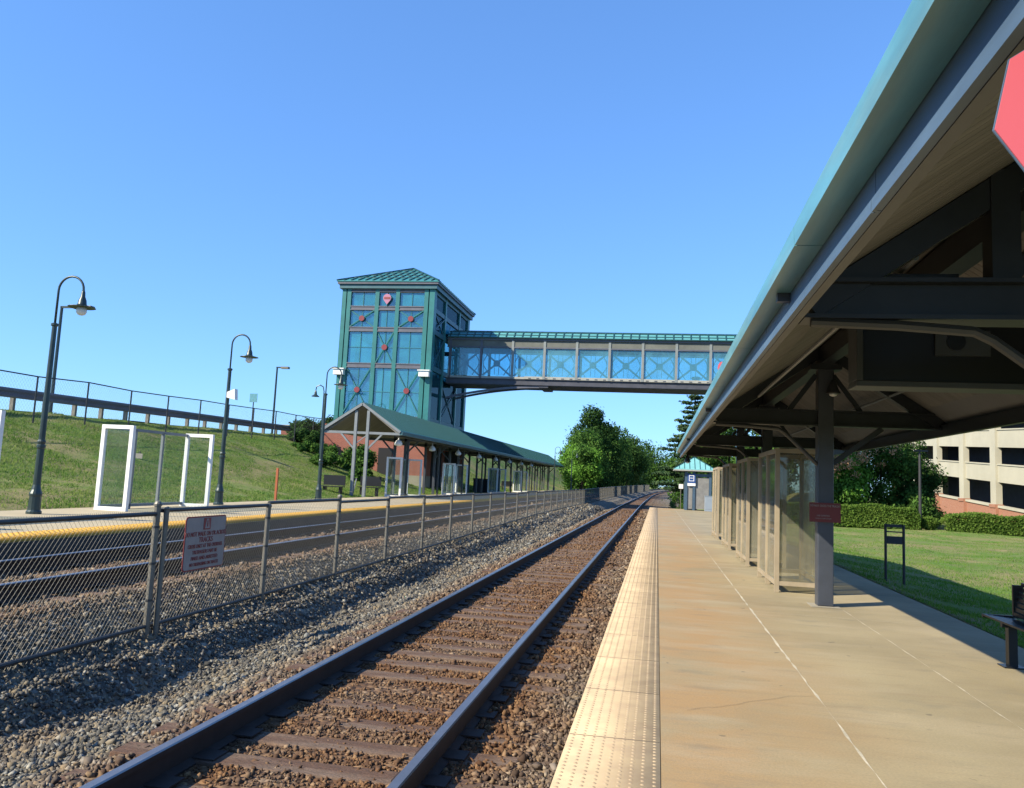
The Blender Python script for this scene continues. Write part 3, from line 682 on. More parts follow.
mb = MB(); mb.lathe((0, 0, 0), [(.001, 0), (.001, .001)], 6); mb = MB(); mb.prism([(cy - .012, .85), (cy + .012, .85), (cy + .012, .90), (cy - .012, .90)], 'x', tx + .006, tx + .008); mb.prism([(cy + .012 * cos(k * pi / 4), .915 + .012 * sin(k * pi / 4)) for k in range(8)], 'x', tx + .006, tx + .008)
mb.build('pictogram_person', 'sign_red', sg)
for k, (t_, sz) in enumerate([('DO NOT WALK ON OR ACROSS', .062), ('TRACKS', .072), ('CROSS ONLY AT THE OVERPASS', .052), ('TRESPASSERS MAY BE', .05), ('FINED AND ARRESTED', .05), ('NO TRESPASSING ON TRACKS', .046)]):
    text(t_, sz * 1.25, 'sign_red', sg, (tx + .001, cy, .765 - k * .072), RT, sx=.82 if k in (0, 2, 5) else .95)

# ------------------------------------------------------------------ near platform canopy
CX = 2.4
can = thing('platform_canopy', 'long gabled canopy over the near platform with a pale teal gutter and dark posts', 'canopy', (CX, 15, 0))
Y0, Y1 = .9, 25.5
EL, ER = .60, 4.22; ZE = 2.60; RX, RZ = 2.4, 3.83      # ceiling line: eaves and ridge (underside)
th = .10
def zc(x): return ZE + (RZ - ZE) * (1 - abs(x - RX) / (RX - EL if x < RX else ER - RX))
# roof sheet (top), ceiling boards (underside)
mb = MB(); mb.prism([(.60, 2.71), (RX, RZ + .16), (4.22, 2.71), (4.22, 2.66), (RX, RZ + .10), (.60, 2.66)], 'y', Y0, Y1); mb.build('roof', 'teal_roof', can)
mb = MB()
y = Y0 + .05
while y < Y1:
    for a, b_ in ((.62, RX), (4.20, RX)): mb.bar((a, y, 2.725), (b_, y, RZ + .175), .03, .05)
    y += .45
mb.build('roof_seam', 'teal_rib', can)
mb = MB(); n = 0; y = Y0 + .02
while y < Y1 - .1:
    for sgn, e in ((1, .70), (-1, 4.12)):
        za, zb = zc(e), zc(RX)
        mb.add([(e, y, za), (RX, y, zb), (RX, y + .094, zb), (e, y + .094, za), (e, y, za + .02), (RX, y, zb + .02), (RX, y + .094, zb + .02), (e, y + .094, za + .02)], [(0, 1, 2, 3), (4, 5, 6, 7), (0, 1, 5, 4), (3, 2, 6, 7), (0, 3, 7, 4), (1, 2, 6, 5)])
    y += .100
mb.build('ceiling_boards', 'ceiling', can)
mb = MB(); mb.prism([(.70, 2.668), (RX, RZ + .06), (4.1, 2.668), (4.1, 2.69), (RX, RZ + .09), (.70, 2.69)], 'y', Y0 + .02, Y1 - .02); mb.build('roof_deck', 'grey_under', can)
# gutter and fascia, left eave (profile x, z)
seg_y = [Y0, 3.55, 6.2, 8.6, 12, 15.5, 20, Y1]
for a, b_ in zip(seg_y[:-1], seg_y[1:]):
    mb = MB(); mb.prism([(.545, 2.730), (.549, 2.645), (.664, 2.645), (.664, 2.665), (.566, 2.665), (.560, 2.730)], 'y', a + .004, b_ - .004)
    mb.build('gutter', 'gutter_teal', can)
fy = [Y0, 2.7, 5.4, 9.4, 13.4, 17.4, 21.4, Y1]
for a, b_ in zip(fy[:-1], fy[1:]):
    mb = MB(); mb.prism([(.666, 2.70), (.666, 2.508), (.684, 2.508), (.684, 2.70)], 'y', a + .003, b_ - .003); mb.prism([(.652, 2.545), (.652, 2.502), (.6655, 2.502), (.6655, 2.545)], 'y', a + .003, b_ - .003); mb.build('fascia', 'fascia_blue', can)

mb = MB(); mb.prism([(.685, 2.56), (.685, 2.505), (.732, 2.515), (.732, 2.62)], 'y', Y0, Y1); mb.build('eave_trim', 'grey_under', can)
mb = MB(); mb.prism([(4.27, 2.72), (4.27, 2.58), (4.08, 2.60), (4.08, 2.65), (4.23, 2.65), (4.23, 2.72)], 'y', Y0, Y1); mb.build('fascia', 'canopy_blue', can)
for y in (4.45, 11.0, 18.0):                          # gutter brackets
    mb = MB(); mb.box(.60, .664, y - .025, y + .025, 2.60, 2.644); mb.build('gutter_bracket', 'canopy_blue', can)
# gable ends
mb = MB(); mb.prism([(.66, 2.64), (RX, RZ + .02), (4.16, 2.64), (4.16, 2.76), (RX, RZ + .14), (.66, 2.76)], 'y', Y1 - .001, Y1 + .04); mb.build('gable_trim', 'fascia_blue', can)
# longitudinal beams
mb = MB(); mb.box(RX - .09, RX + .09, Y0, Y1, 3.50, 3.74); mb.build('ridge_beam', 'canopy_black', can)
for x, sgn in ((4.02, -1),):
    mb = MB(); mb.box(x - .035, x + .035, Y0, Y1, 2.50 if x > 2 else 2.56, 2.66); mb.build('purlin', 'canopy_black', can)
FY = [4.9, 12.7, 19.2, 25.3]
for k, y in enumerate(FY):
    hw = .10 if k else .11
    mb = MB(); mb.box(.80, 4.10, y - hw, y + hw, 2.59, 2.615); mb.box(.86, 4.05, y - .035, y + .035, 2.615, 2.80); mb.box(.95, 3.9, y - hw, y + hw, 2.80, 2.825)
    mb.build('tie_beam', 'canopy_black', can)
    mb = MB()
    for a in (.84, 3.98):
        za = zc(a) - .10; mb.bar((a, y, za), (RX, y, RZ - .10), .12, .15)
    mb.build('rafter', 'canopy_black', can)
    mb = MB()
    for a, b_ in (((1.9, y, 2.82), (2.28, y, 3.35)), ((2.9, y, 2.82), (2.52, y, 3.35))): mb.bar(a, b_, .07)
    mb.build('web_strut', 'canopy_black', can)
    px = CX if k else 3.85
    # swept pipe brackets under the beam
    mb = MB()
    if k: mb.tube([(.84, y - .06, 2.575), (1.3, y - .06, 2.56), (1.74, y - .06, 2.53), (1.84, y - .06, 2.47), (2.3, y - .06, 2.02)], .030, 8)
    else: mb.tube([(.84, y - .06, 2.575), (1.3, y - .06, 2.56), (1.70, y - .06, 2.53), (1.80, y - .06, 2.48), (2.62, y - .06, 1.85), (3.75, y - .06, 1.3)], .030, 8)
    mb.build('pipe_bracket', 'display_grey', can)
    if k:
        mb = MB(); mb.bar((3.2, y, 2.58), (2.52, y, 2.05), .07); mb.build('knee_brace', 'canopy_black', can)
        mb = MB(); mb.box(px - .105, px + .115, y - .11, y + .11, .012, 3.52); mb.build('post', 'canopy_blue', can, bevel=.012)
        mb = MB(); mb.box(px - .2, px + .2, y - .2, y + .2, .003, .012); mb.build('base_plate', 'footing', can)
        mb = MB(); mb.box(px - .22, px + .22, y - .16, y + .16, 3.42, 3.50); mb.build('post_cap', 'canopy_black', can)
    else:
        mb = MB(); mb.box(1.80, 1.95, y - .07, y + .07, 2.83, zc(1.87) - .01); mb.build('king_post', 'canopy_black', can)
        mb = MB(); mb.box(3.7, 3.97, y - .135, y + .135, .003, 2.59); mb.build('post', 'canopy_blue', can, bevel=.012)
# cable tray, dark box behind the first beam
mb = MB(); mb.box(1.28, 1.75, 5.2, 5.45, 2.84, 2.95); mb.build('junction_box', 'canopy_black', can)
mb = MB(); mb.tube([(1.45, 5.0, 3.0), (1.45, 12.6, 3.0)], .022, 8); mb.tube([(3.3, Y0, 3.06), (3.3, 25, 3.06)], .022, 8); mb.build('conduit', 'grey_steel', can)
# hanging bell lamps
def bell(x, y, z, label, drop=.25):
    t = thing('hanging_lamp', label, 'lamp', (x, y, z), 'bell lamps hanging under the near canopy')
    mb = MB(); mb.tube([(x, y, z + drop), (x, y, z + .10)], .012, 8); mb.build('stem', 'canopy_black', t)
    mb = MB(); mb.lathe((x, y, z), [(.10, 0), (.10, .01), (.085, .04), (.06, .10), (.052, .15), (.03, .19), (.012, .20)], 16); mb.build('lamp_shade', 'galv_dark', t, smooth=True)
    mb = MB(); mb.lathe((x, y, z), [(.02, -.045), (.05, -.03), (.06, -.002)], 12); mb.build('bulb', 'lamp_lens', t, smooth=True)
bell(2.47, 12.42, 3.05, 'bell shaped lamp hanging beside the top of the post that carries the red plate', .3)
bell(.86, 24.9, 2.36, 'bell shaped lamp hanging under the far left corner of the near canopy', .2)
bell(3.3, 17, 2.95, 'bell shaped lamp hanging under the right slope of the near canopy', .2)
# hanging train display
d = thing('information_display', 'large dark framed display box hanging crosswise under the near canopy', 'display', (2.4, 6.9, 2.75))
X0_, X1_, z0_, z1_ = 1.53, 3.25, 2.46, 3.02; ya, yb = 6.80, 7.10
mb = MB(); mb.box(X0_ + .05, X1_ - .05, ya + .06, yb, z0_ + .05, z1_ - .05); mb.build('screen', 'display_dark', d)
mb = MB()
for b_ in ((X0_, X1_, ya, yb, z0_, z0_ + .049), (X0_, X1_, ya, yb, z1_ - .049, z1_), (X0_, X0_ + .049, ya, yb, z0_ + .049, z1_ - .049), (X1_ - .049, X1_, ya, yb, z0_ + .049, z1_ - .049)): mb.box(*b_)
mb.build('frame', 'display_grey', d, bevel=.006)
mb = MB(); mb.box(2.12, 2.52, ya + .03, ya + .06, 2.72, 2.92); mb.build('speaker_plate', 'display_grey', d)
mb = MB(); mb.prism([(2.27 + .07 * cos(k * pi / 8), 2.83 + .07 * sin(k * pi / 8)) for k in range(16)], 'y', ya + .02, ya + .03); mb.build('speaker', 'display_dark', d)
for x in (1.9, 2.9):
    mb = MB(); mb.tube([(x, 6.95, z1_), (x, 6.95, zc(x))], .02, 8); mb.build('hanger', 'canopy_black', d)
# octagonal sign close to the camera
t = thing('octagonal_sign', 'bright salmon red octagonal sign hanging at the right edge close to the camera', 'sign', (.80, 1.6, 2.31))
oc, oz, orr = .785, 2.325, .186
P8 = [(oc + orr * cos(pi / 8 - .21 + k * pi / 4), oz + orr * sin(pi / 8 - .21 + k * pi / 4)) for k in range(8)]
mb = MB(); mb.prism(P8, 'y', 1.600, 1.604); mb.build('rim', 'fascia_blue', t)
P8 = [(oc + (orr - .002) * cos(pi / 8 - .21 + k * pi / 4), oz + (orr - .002) * sin(pi / 8 - .21 + k * pi / 4)) for k in range(8)]
mb = MB(); mb.prism(P8, 'y', 1.596, 1.599); mb.build('face', 'salmon_paint', t)
mb = MB(); mb.tube([(oc + .02, 1.61, oz + .1), (oc + .02, 1.61, zc(oc))], .006, 6); mb.build('hanger', 'canopy_black', t)
# red plate on the post
t = thing('red_plate_sign', 'small dark red sign with white writing fixed across the nearest canopy post', 'sign', (2.385, 12.52, 1.35))
mb = MB(); mb.box(2.17, 2.60, 12.535, 12.545, 1.20, 1.475); mb.build('panel', 'plate_red', t)
text('DO NOT CROSS THE TRACKS', .042, 'sign_white', t, (2.385, 12.532, 1.43), (radians(90), 0, 0), sx=.72)
text('USE OVERPASS', .03, 'sign_white', t, (2.36, 12.532, 1.29), (radians(90), 0, 0), sx=.9)
text('TO REACH OTHER PLATFORM', .02, 'sign_white', t, (2.36, 12.532, 1.25), (radians(90), 0, 0), sx=.8)

# ------------------------------------------------------------------ near windscreens
def windscreen(y0, L, x0, x1, h, label, fm, gm, z0=0.0, fw=.07, n=3, group=None, cap=True, back=False):
    t = thing('windscreen', label, 'shelter', (x0, y0, z0), group); y1 = y0 + L
    ysx = [y0 + L * k / (n - 1) for k in range(n)]
    for y in ysx:
        mb = MB(); mb.box(x0 - fw / 2, x0 + fw / 2, y - fw / 2, y + fw / 2, z0 + .003, z0 + h); mb.build('post', fm, t)
    for y in (y0, y1):
        mb = MB(); mb.box(x1 - fw / 2, x1 + fw / 2, y - fw / 2, y + fw / 2, z0 + .003, z0 + h); mb.build('post', fm, t)
        for z in (z0 + .11, z0 + h - fw):
            mb = MB(); mb.box(x0 + fw / 2, x1 - fw / 2, y - fw / 2 + .004, y + fw / 2 - .004, z, z + fw - .003); mb.build('rail', fm, t)
        mb = MB(); mb.box(x0 + fw / 2, x1 - fw / 2, y - .005, y + .005, z0 + .11 + fw, z0 + h - fw); mb.build('pane', gm, t)
    for xx in ((x0, x1) if back else (x0,)):
        for a, b_ in zip(ysx[:-1], ysx[1:]):
            for z in (z0 + .11, z0 + h - fw):
                mb = MB(); mb.box(xx - fw / 2 + .004, xx + fw / 2 - .004, a + fw / 2, b_ - fw / 2, z, z + fw - .003); mb.build('rail', fm, t)
            mb = MB(); mb.box(xx - .005, xx + .005, a + fw / 2, b_ - fw / 2, z0 + .11 + fw, z0 + h - fw); mb.build('pane', gm, t)
    return t
G = 'glass windscreens along the near platform'
w0 = windscreen(14.05, 2.25, 1.93, 2.68, 2.31, 'hazy glass windscreen just behind the post with the red plate, nearest of its row', 'screen_frame', 'screen_glass', group=G, back=True, fw=.07)
for y, l in ((18.4, 'tan framed windscreen, second in the row along the near platform'), (22.9, 'tan framed windscreen, third in the row along the near platform'), (27.3, 'tan framed windscreen at the far end of the near platform row')):
    copy_tree(w0, (1.93, y, 0), label=l)
# timetable case in the second windscreen
# ------------------------------------------------------------------ bench on the near platform
b = thing('bench', 'black metal bench at the right edge of the near platform, partly out of view', 'bench', (3.55, 8.7, 0))
mb = MB()
for k in range(6): mb.bar((3.36 + k * .05, 7.5, .44 - .004 * k), (3.36 + k * .05, 9.42, .44 - .004 * k), .036, .018)
mb.box(3.34, 3.64, 9.40, 9.43, .415, .45); mb.box(3.34, 3.64, 7.49, 7.52, .415, .45); mb.build('seat', 'bench_black', b)
mb = MB()
for k in range(7): mb.bar((3.60 + k * .012, 7.5, .46 + k * .045), (3.60 + k * .012, 9.30, .48 + k * .05), .018, .036)
mb.box(3.59, 3.69, 9.30, 9.33, .44, .77); mb.build('backrest', 'bench_black', b)
for y in (9.05, 7.85):
    mb = MB(); mb.box(3.43, 3.51, y - .04, y + .04, .003, .40); mb.bar((3.38, y, .405), (3.62, y, .395), .05); mb.bar((3.60, y, .40), (3.68, y, .74), .04); mb.box(3.37, 3.57, y - .09, y + .09, .003, .013)
    mb.build('leg', 'bench_black', b)
# sign frame on the lawn
s_ = thing('sign_frame', 'slim dark two-legged sign frame standing on the shaded lawn', 'sign', (4.95, 18.8, -.15))
for x in (4.80, 5.16):
    mb = MB(); mb.tube([(x, 18.8, -.3), (x, 18.8, 1.03)], .028, 8); mb.build('leg', 'bin_dark', s_)
mb = MB(); mb.box(4.83, 5.13, 18.78, 18.82, .97, 1.03); mb.box(4.83, 5.13, 18.78, 18.82, .62, .78); mb.box(4.83, 5.13, 18.785, 18.815, .86, .885); mb.build('crossbar', 'bin_dark', s_)

# ------------------------------------------------------------------ kiosk at the platform end
k_ = thing('ticket_kiosk', 'small blue ticket shelter with pale teal hipped roof at the end of the near platform', 'kiosk', (2.95, 62, 0))
def hip(x0, x1, y0, y1, z0, z1, ov=0, t=.06):
    cx, cy = (x0 + x1) / 2, (y0 + y1) / 2; mb = MB()
    mb.add([(x0, y0, z0), (x1, y0, z0), (x1, y1, z0), (x0, y1, z0), (cx, cy, z1), (x0, y0, z0 - t), (x1, y0, z0 - t), (x1, y1, z0 - t), (x0, y1, z0 - t)],
           [(0, 1, 4), (1, 2, 4), (2, 3, 4), (3, 0, 4), (5, 6, 1, 0), (6, 7, 2, 1), (7, 8, 3, 2), (8, 5, 0, 3), (8, 7, 6, 5)]); return mb
x0, x1, y0, y1 = 1.17, 4.10, 60.6, 63.4
hip(x0, x1, y0, y1, 2.95, 3.85).build('roof', 'kiosk_roof', k_)
mb = MB()
for i in range(1, 8):
    fx = x0 + (x1 - x0) * i / 8; f = 1 - abs(i - 4) / 4; mb.bar((fx, y0, 2.96), (fx, y0 + (y1 - y0) / 2 * f, 2.96 + .9 * f), .03, .05)
for sx_ in (x0, x1): mb.bar((sx_, y0, 2.96), ((x0 + x1) / 2, (y0 + y1) / 2, 3.87), .05)
mb.build('roof_seam', 'teal_rib', k_)
mb = MB(); mb.box(x0 - .02, x1 + .02, y0 - .03, y1 + .03, 2.80, 2.888); mb.build('eave_trim', 'bridge_cream', k_)
for x, y in ((2.05, 61), (2.6, 61), (3.75, 61), (2.05, 63), (3.75, 63)):
    mb = MB(); mb.box(x - .09, x + .09, y - .09, y + .09, .003, 2.80); mb.build('post', 'kiosk_blue', k_)
mb = MB(); mb.box(2.15, 2.50, 60.98, 61.02, .1, 2.4); mb.box(2.70, 3.65, 60.98, 61.02, .1, 2.35); mb.box(3.73, 3.77, 61.1, 62.9, .1, 2.35); mb.box(2.03, 2.07, 61.1, 62.9, .1, 2.35); mb.build('panel', 'kiosk_panel', k_)
mb = MB(); mb.box(2.0, 3.8, 60.95, 61.05, 2.42, 2.62); mb.build('header', 'kiosk_blue', k_)
t = thing('station_sign', 'blue square sign with white letter and white strip below on the kiosk post', 'sign', (2.6, 60.85, 2.1))
mb = MB(); mb.box(2.14, 2.70, 60.84, 60.88, 1.95, 2.60); mb.build('panel', 'paint_blue', t)
mb = MB(); mb.box(2.14, 2.70, 60.84, 60.88, 1.74, 1.93); mb.build('strip', 'paint_white', t)
mb = MB()
for b_ in ((2.24, 2.60, 2.08, 2.12), (2.24, 2.60, 2.46, 2.50), (2.24, 2.28, 2.12, 2.46), (2.56, 2.60, 2.12, 2.46), (2.32, 2.52, 2.28, 2.32)): mb.box(b_[0], b_[1], 60.825, 60.838, b_[2], b_[3])
mb.build('emblem', 'paint_white', t)
t = tag(MB().box(3.33, 3.98, 60.1, 60.5, .003, 1.05).box(3.31, 4.0, 60.08, 60.52, 1.05, 1.09).box(3.38, 3.93, 60.085, 60.10, .15, .95).build('equipment_cabinet', 'cabinet_white', bevel=.01), 'pale grey cabinet standing right of the ticket kiosk', 'cabinet')
t = thing('notice_board', 'small white notice on a post left of the ticket kiosk', 'sign', (1.75, 64.5, -.4))
mb = MB(); mb.tube([(1.78, 64.5, -.6), (1.78, 64.5, 1.8)], .03, 6); mb.build('post', 'galv', t)
mb = MB(); mb.box(1.62, 1.95, 64.45, 64.49, 1.50, 1.85); mb.build('panel', 'paint_white', t)

# ------------------------------------------------------------------ far platform: lamps
def lamp(x, y, z, label, sgn=1, group='gooseneck lamps along the far platform', speaker=False, h=1.0):
    t = thing('platform_lamp', label, 'street lamp', (x, y, z), group)
    mb = MB(); mb.lathe((x, y, z), [(.15, 0), (.15, .05), (.125, .08), (.115, .36), (.125, .38), (.125, .42), (.095, .50), (.075, .60)], 14); mb.build('base', 'lamp_green', t, smooth=False)
    mb = MB(); mb.lathe((x, y, z), [(.074, .60), (.070, 1.35), (.088, 1.37), (.088, 1.42), (.068, 1.44), (.085, 1.50), (.064, 1.54), (.050, 3.95), (.075, 3.97), (.075, 4.01), (.035, 4.03)], 12); mb.build('pole', 'lamp_green', t)
    R_ = .30; pts = [(x, y, z + 4.02)]
    for k in range(0, 13):
        a = pi - pi * k / 12; pts.append((x + sgn * (R_ + R_ * cos(a)), y, z + 4.74 + R_ * sin(a)))
    pts.append((x + sgn * 2 * R_, y, z + 4.66)); mb = MB(); mb.tube(pts, .024, 8); mb.build('arm', 'lamp_green', t, smooth=True)
    lx = x + sgn * 2 * R_
    mb = MB(); mb.lathe((lx, y, z), [(.026, 4.74), (.04, 4.69), (.048, 4.60), (.08, 4.52), (.09, 4.44), (.11, 4.41)], 14); mb.build('lamp_housing', 'lamp_green', t, smooth=True)
    mb = MB(); mb.lathe((lx, y, z), [(.05, 4.425), (.27, 4.375), (.275, 4.365), (.27, 4.365), (.05, 4.405)], 20); mb.build('lamp_shade', 'lamp_green', t)
    mb = MB(); mb.lathe((lx, y, z), [(.10, 4.36), (.105, 4.27), (.08, 4.22), (.04, 4.20)], 14); mb.build('lens', 'lamp_lens', t, smooth=True)
    if speaker:
        mb = MB(); sp = (x + .06, y - .05, z + 3.0)
        mb.prism([(x + .05, z + 3.30), (x + .30, z + 3.40), (x + .33, z + 3.08), (x + .05, z + 3.14)], 'y', y - .16, y + .02); mb.build('loudspeaker', 'lamp_lens', t)
    return t
l0 = lamp(-12.72, 15.24, .43, 'tall dark green gooseneck lamp left of the nearest glass shelter, largest in view')
lamp(-12.95, 22.97, .43, 'dark green gooseneck lamp carrying a white loudspeaker on its pole', speaker=True).scale.z = 1.03
copy_tree(l0, (-12.92, 30.3, .43), label='dark green gooseneck lamp just left of the far canopy gable, in front of the tower').scale.z = 1.04
copy_tree(l0, (-11.4, 92, .43), label='small distant gooseneck lamp beyond the far end of the far canopy')
copy_tree(l0, (-10.4, 101, .43), label='most distant gooseneck lamp, half lost against the trees')
# ------------------------------------------------------------------ far shelters
GF = 'white ended glass shelters on the far platform'
def farshelter(y0, L, label):
    t = thing('glass_shelter', label, 'shelter', (-13.05, y0, .43), GF); x0, x1, h, z0 = -13.02, -12.28, 2.02, .433; y1 = y0 + L
    for y in (y0, y1):
        for a in (x0, x1):
            mb = MB(); mb.box(a - .045, a + .045, y - .05, y + .05, z0, z0 + h); mb.build('end_post', 'white_frame', t)
        for z in (z0, z0 + h - .09):
            mb = MB(); mb.box(x0 + .045, x1 - .045, y - .05, y + .05, z, z + .09); mb.build('end_rail', 'white_frame', t)
        mb = MB(); mb.box(x0 + .045, x1 - .045, y - .004, y + .004, z0 + .09, z0 + h - .09); mb.build('pane', 'clear_glass', t)
    for k in (1, 2):
        y = y0 + L * k / 3; mb = MB(); mb.box(x0 - .035, x0 + .035, y - .035, y + .035, z0, z0 + h - .05); mb.build('post', 'grey_steel', t)
    for z in (z0 + .05, z0 + h - .09):
        mb = MB(); mb.box(x0 - .035, x0 + .035, y0 + .05, y1 - .05, z, z + .07); mb.build('long_rail', 'grey_steel', t)
    for k in range(3):
        a, b_ = y0 + L * k / 3 + .05, y0 + L * (k + 1) / 3 - .05; mb = MB(); mb.box(x0 - .004, x0 + .004, a, b_, z0 + .12, z0 + h - .09); mb.build('pane', 'clear_glass', t)
    return t
f0 = farshelter(17.6, 3.55, 'glass shelter with white end frames between the two nearest far platform lamps')
copy_tree(f0, (-13.05, 10.05, .43), label='glass shelter cut off by the left edge of the picture')
for y, l in ((40.3, 'white framed glass shelter just inside the gable end of the far canopy'), (51.5, 'glass shelter under the far canopy beside the dark brick alcove'), (66.0, 'glass shelter under the far canopy beyond the tower'), (78, 'most distant glass shelter under the far canopy')):
    c = copy_tree(f0, (-13.6, y, .43), label=l)

# ------------------------------------------------------------------ far canopy
fc = thing('platform_canopy', 'long green roofed gabled canopy on the far platform below the glass tower', 'canopy', (-14.25, 38, .43))
KX, KE, KR = -14.25, 3.60, 4.86; hw = 1.98; K0, K1 = 38.0, 108.0
mb = MB(); mb.prism([(KX - hw - .05, KE), (KX, KR + .06), (KX + hw + .05, KE), (KX + hw + .05, KE + .07), (KX, KR + .13), (KX - hw - .05, KE + .07)], 'y', K0, K1); mb.build('roof', 'teal_roof', fc)
mb = MB(); y = K0 + .02
while y < K1:
    for s in (-1, 1): mb.bar((KX + s * (hw + .05), y, KE + .085), (KX, y, KR + .145), .025, .05)
    y += .42
mb.build('roof_seam', 'teal_rib', fc)
mb = MB(); mb.prism([(KX + hw - .02, KE - .13), (KX + hw + .12, KE - .13), (KX + hw + .14, KE + .03), (KX + hw - .02, KE - .02)], 'y', K0, K1); mb.build('gutter', 'teal_dark', fc)
mb = MB(); mb.prism([(KX - hw, KE - .04), (KX, KR), (KX + hw, KE - .04), (KX + hw - .2, KE - .05), (KX, KR - .03), (KX - hw + .2, KE - .05)], 'y', K0 + .1, K1); mb.build('ceiling', 'ceiling', fc)
mb = MB(); 
for s in (-1, 1): mb.bar((KX + s * (hw + .02), K0 - .02, KE + .0), (KX, K0 - .02, KR + .07), .05, .12)
mb.build('gable_trim', 'grey_steel', fc)
mb = MB(); mb.box(KX - hw - .02, KX + hw + .02, K0 + .05, K0 + .17, KE - .14, KE - .02); mb.build('tie_beam', 'grey_steel', fc)
yy = [K0 + .1 + 6.25 * k for k in range(12)]
for k, y in enumerate(yy):
    fm = 'grey_steel' if k == 0 else 'canopy_blue'
    for s in (-1, 1):
        mb = MB(); px = KX + s * .31; mb.box(px - .07, px + .07, y - .07, y + .07, .433, KR - .25 if k == 0 else 3.9); mb.build('post', fm, fc)
        mb = MB(); mb.bar((px + s * .05, y, 2.75), (px + s * .75, y, KE - .12), .08); mb.build('knee_brace', fm, fc)
    if k:
        mb = MB(); mb.box(KX - hw + .05, KX + hw - .05, y - .07, y + .07, KE - .16, KE - .02); mb.build('tie_beam', fm, fc)
mb = MB()
for y in yy[::2]:
    pass
for s in (-1, 1):
    for k in range(11): mb.bar((KX - .31 if s < 0 else KX + .31, yy[k], .6), (KX - .31 if s < 0 else KX + .31, yy[k] + .001, .61), .01)
mb = MB(); mb.bar((KX - .26, K0 + .1, .5), (KX - .10, K0 + .1, 1.3), .05); mb.bar((KX - .26, K0 + .1, 3.0), (KX + .26, K0 + .1, 3.4), .04); mb.build('brace', 'grey_steel', fc)
for s, fm in ((1, 'canopy_blue'),):
    mb = MB(); mb.box(KX + s * 1.7 - .05, KX + s * 1.7 + .05, K0 + .2, K1 - .1, KE - .18, KE - .04); mb.build('eave_beam', fm, fc)
yb = [44 + 6.25 * k for k in range(9)]
# slim columns along the track side
for y in [41.5 + 6.25 * k for k in range(10)]:
    mb = MB(); mb.box(KX + 1.35 - .05, KX + 1.35 + .05, y - .05, y + .05, .433, KE - .16); mb.build('slim_post', 'galv_dark', fc)
G2 = 'dome lamps under the far canopy eave'
for k in range(8):
    x, y, z = KX + 1.55, 39.2 + 6.25 * k, 3.05
    l = 'white dome lamp hanging at the gable end of the far canopy' if k == 0 else 'dome lamp hanging under the eave of the far canopy'
    t = tag(MB().lathe((x, y, z), [(.02, .42), (.03, .26), (.12, .20), (.19, .08), (.20, 0), (.15, -.05), (.04, -.07)], 12).build('dome_lamp', 'lamp_lens', smooth=True), l, 'lamp', G2 if k else None)

# benches, bins and boards on the far platform
def fbench(x, y, label):
    b = thing('bench', label, 'bench', (x, y, .43), 'dark benches on the far platform'); z = .43
    mb = MB(); mb.box(x - .55, x + .55, y - .22, y + .22, z + .42, z + .46); mb.build('seat', 'bench_black', b)
    mb = MB(); mb.box(x - .55, x + .55, y + .20, y + .25, z + .5, z + .98); mb.build('backrest', 'bench_black', b)
    for s in (-.4, .4): mb = MB(); mb.box(x + s - .04, x + s + .04, y - .1, y + .2, z + .003, z + .42); mb.build('leg', 'bench_black', b)
    return b
b0 = fbench(-15.35, 37.6, 'dark bench left of the gable posts of the far canopy')
copy_tree(b0, (-14.3, 39.8, .43), label='dark bench behind the gable posts of the far canopy')
copy_tree(b0, (-14.6, 80, .43), label='distant dark bench under the far end of the far canopy')
for x, y, l in ((-14.4, 66, 'dark litter bin under the far canopy, left one of the pair'), (-14.1, 67.2, 'dark litter bin under the far canopy, right one of the pair')):
    t = thing('litter_bin', l, 'litter bin', (x, y, .43), 'dark bins on the far platform')
    mb = MB(); mb.box(x - .35, x + .35, y - .3, y + .3, .433, 1.45); mb.build('body', 'bin_dark', t)
    mb = MB(); mb.box(x - .38, x + .38, y - .33, y + .33, 1.45, 1.56); mb.build('lid', 'bin_dark', t)
t = thing('map_case', 'tall dark blue map case under the far canopy beyond the litter bins', 'notice board', (-14.2, 72, .43))
mb = MB(); mb.box(-14.75, -13.75, 71.9, 72.2, .433, 2.5); mb.build('body', 'kiosk_blue', t)
mb = MB(); mb.box(-14.66, -13.84, 71.885, 71.9, .9, 2.35); mb.build('panel', 'display_dark', t)
t = thing('marker_post', 'thin orange marker post at the foot of the grass slope', 'post', (-14.2, 29.3, .45))
mb = MB(); mb.box(-14.24, -14.16, 29.26, 29.34, .3, 1.62); mb.build('post', 'marker_orange', t)
H = lambda x, y: float(land_h(np.array(float(x)), np.array(float(y))))
x, y = -20.4, 29.8; z = H(x, y)
t = thing('slope_sign', 'small pale sign plate low on the grass slope behind the nearest glass shelter', 'sign', (x, y, z))
mb = MB(); mb.box(x - .03, x + .03, y, y + .04, z - .2, z + .3); mb.build('post', 'galv_dark', t)
mb = MB(); mb.box(x - .15, x + .15, y - .012, y - .002, z + .02, z + .22); mb.build('panel', 'sign_white', t)

# ------------------------------------------------------------------ glass tower
tw = thing('glass_tower', 'tall teal steel and glass lift tower on a brick base beside the far platform', 'tower', (-19.7, 61.7, .43))
TX0, TX1, TY0, TY1 = -23.15, -16.12, 56.0, 67.3; ZT = 14.95
def steel(n_, mb, m_='teal_steel', **k): return mb.build(n_, m_, tw, **k)
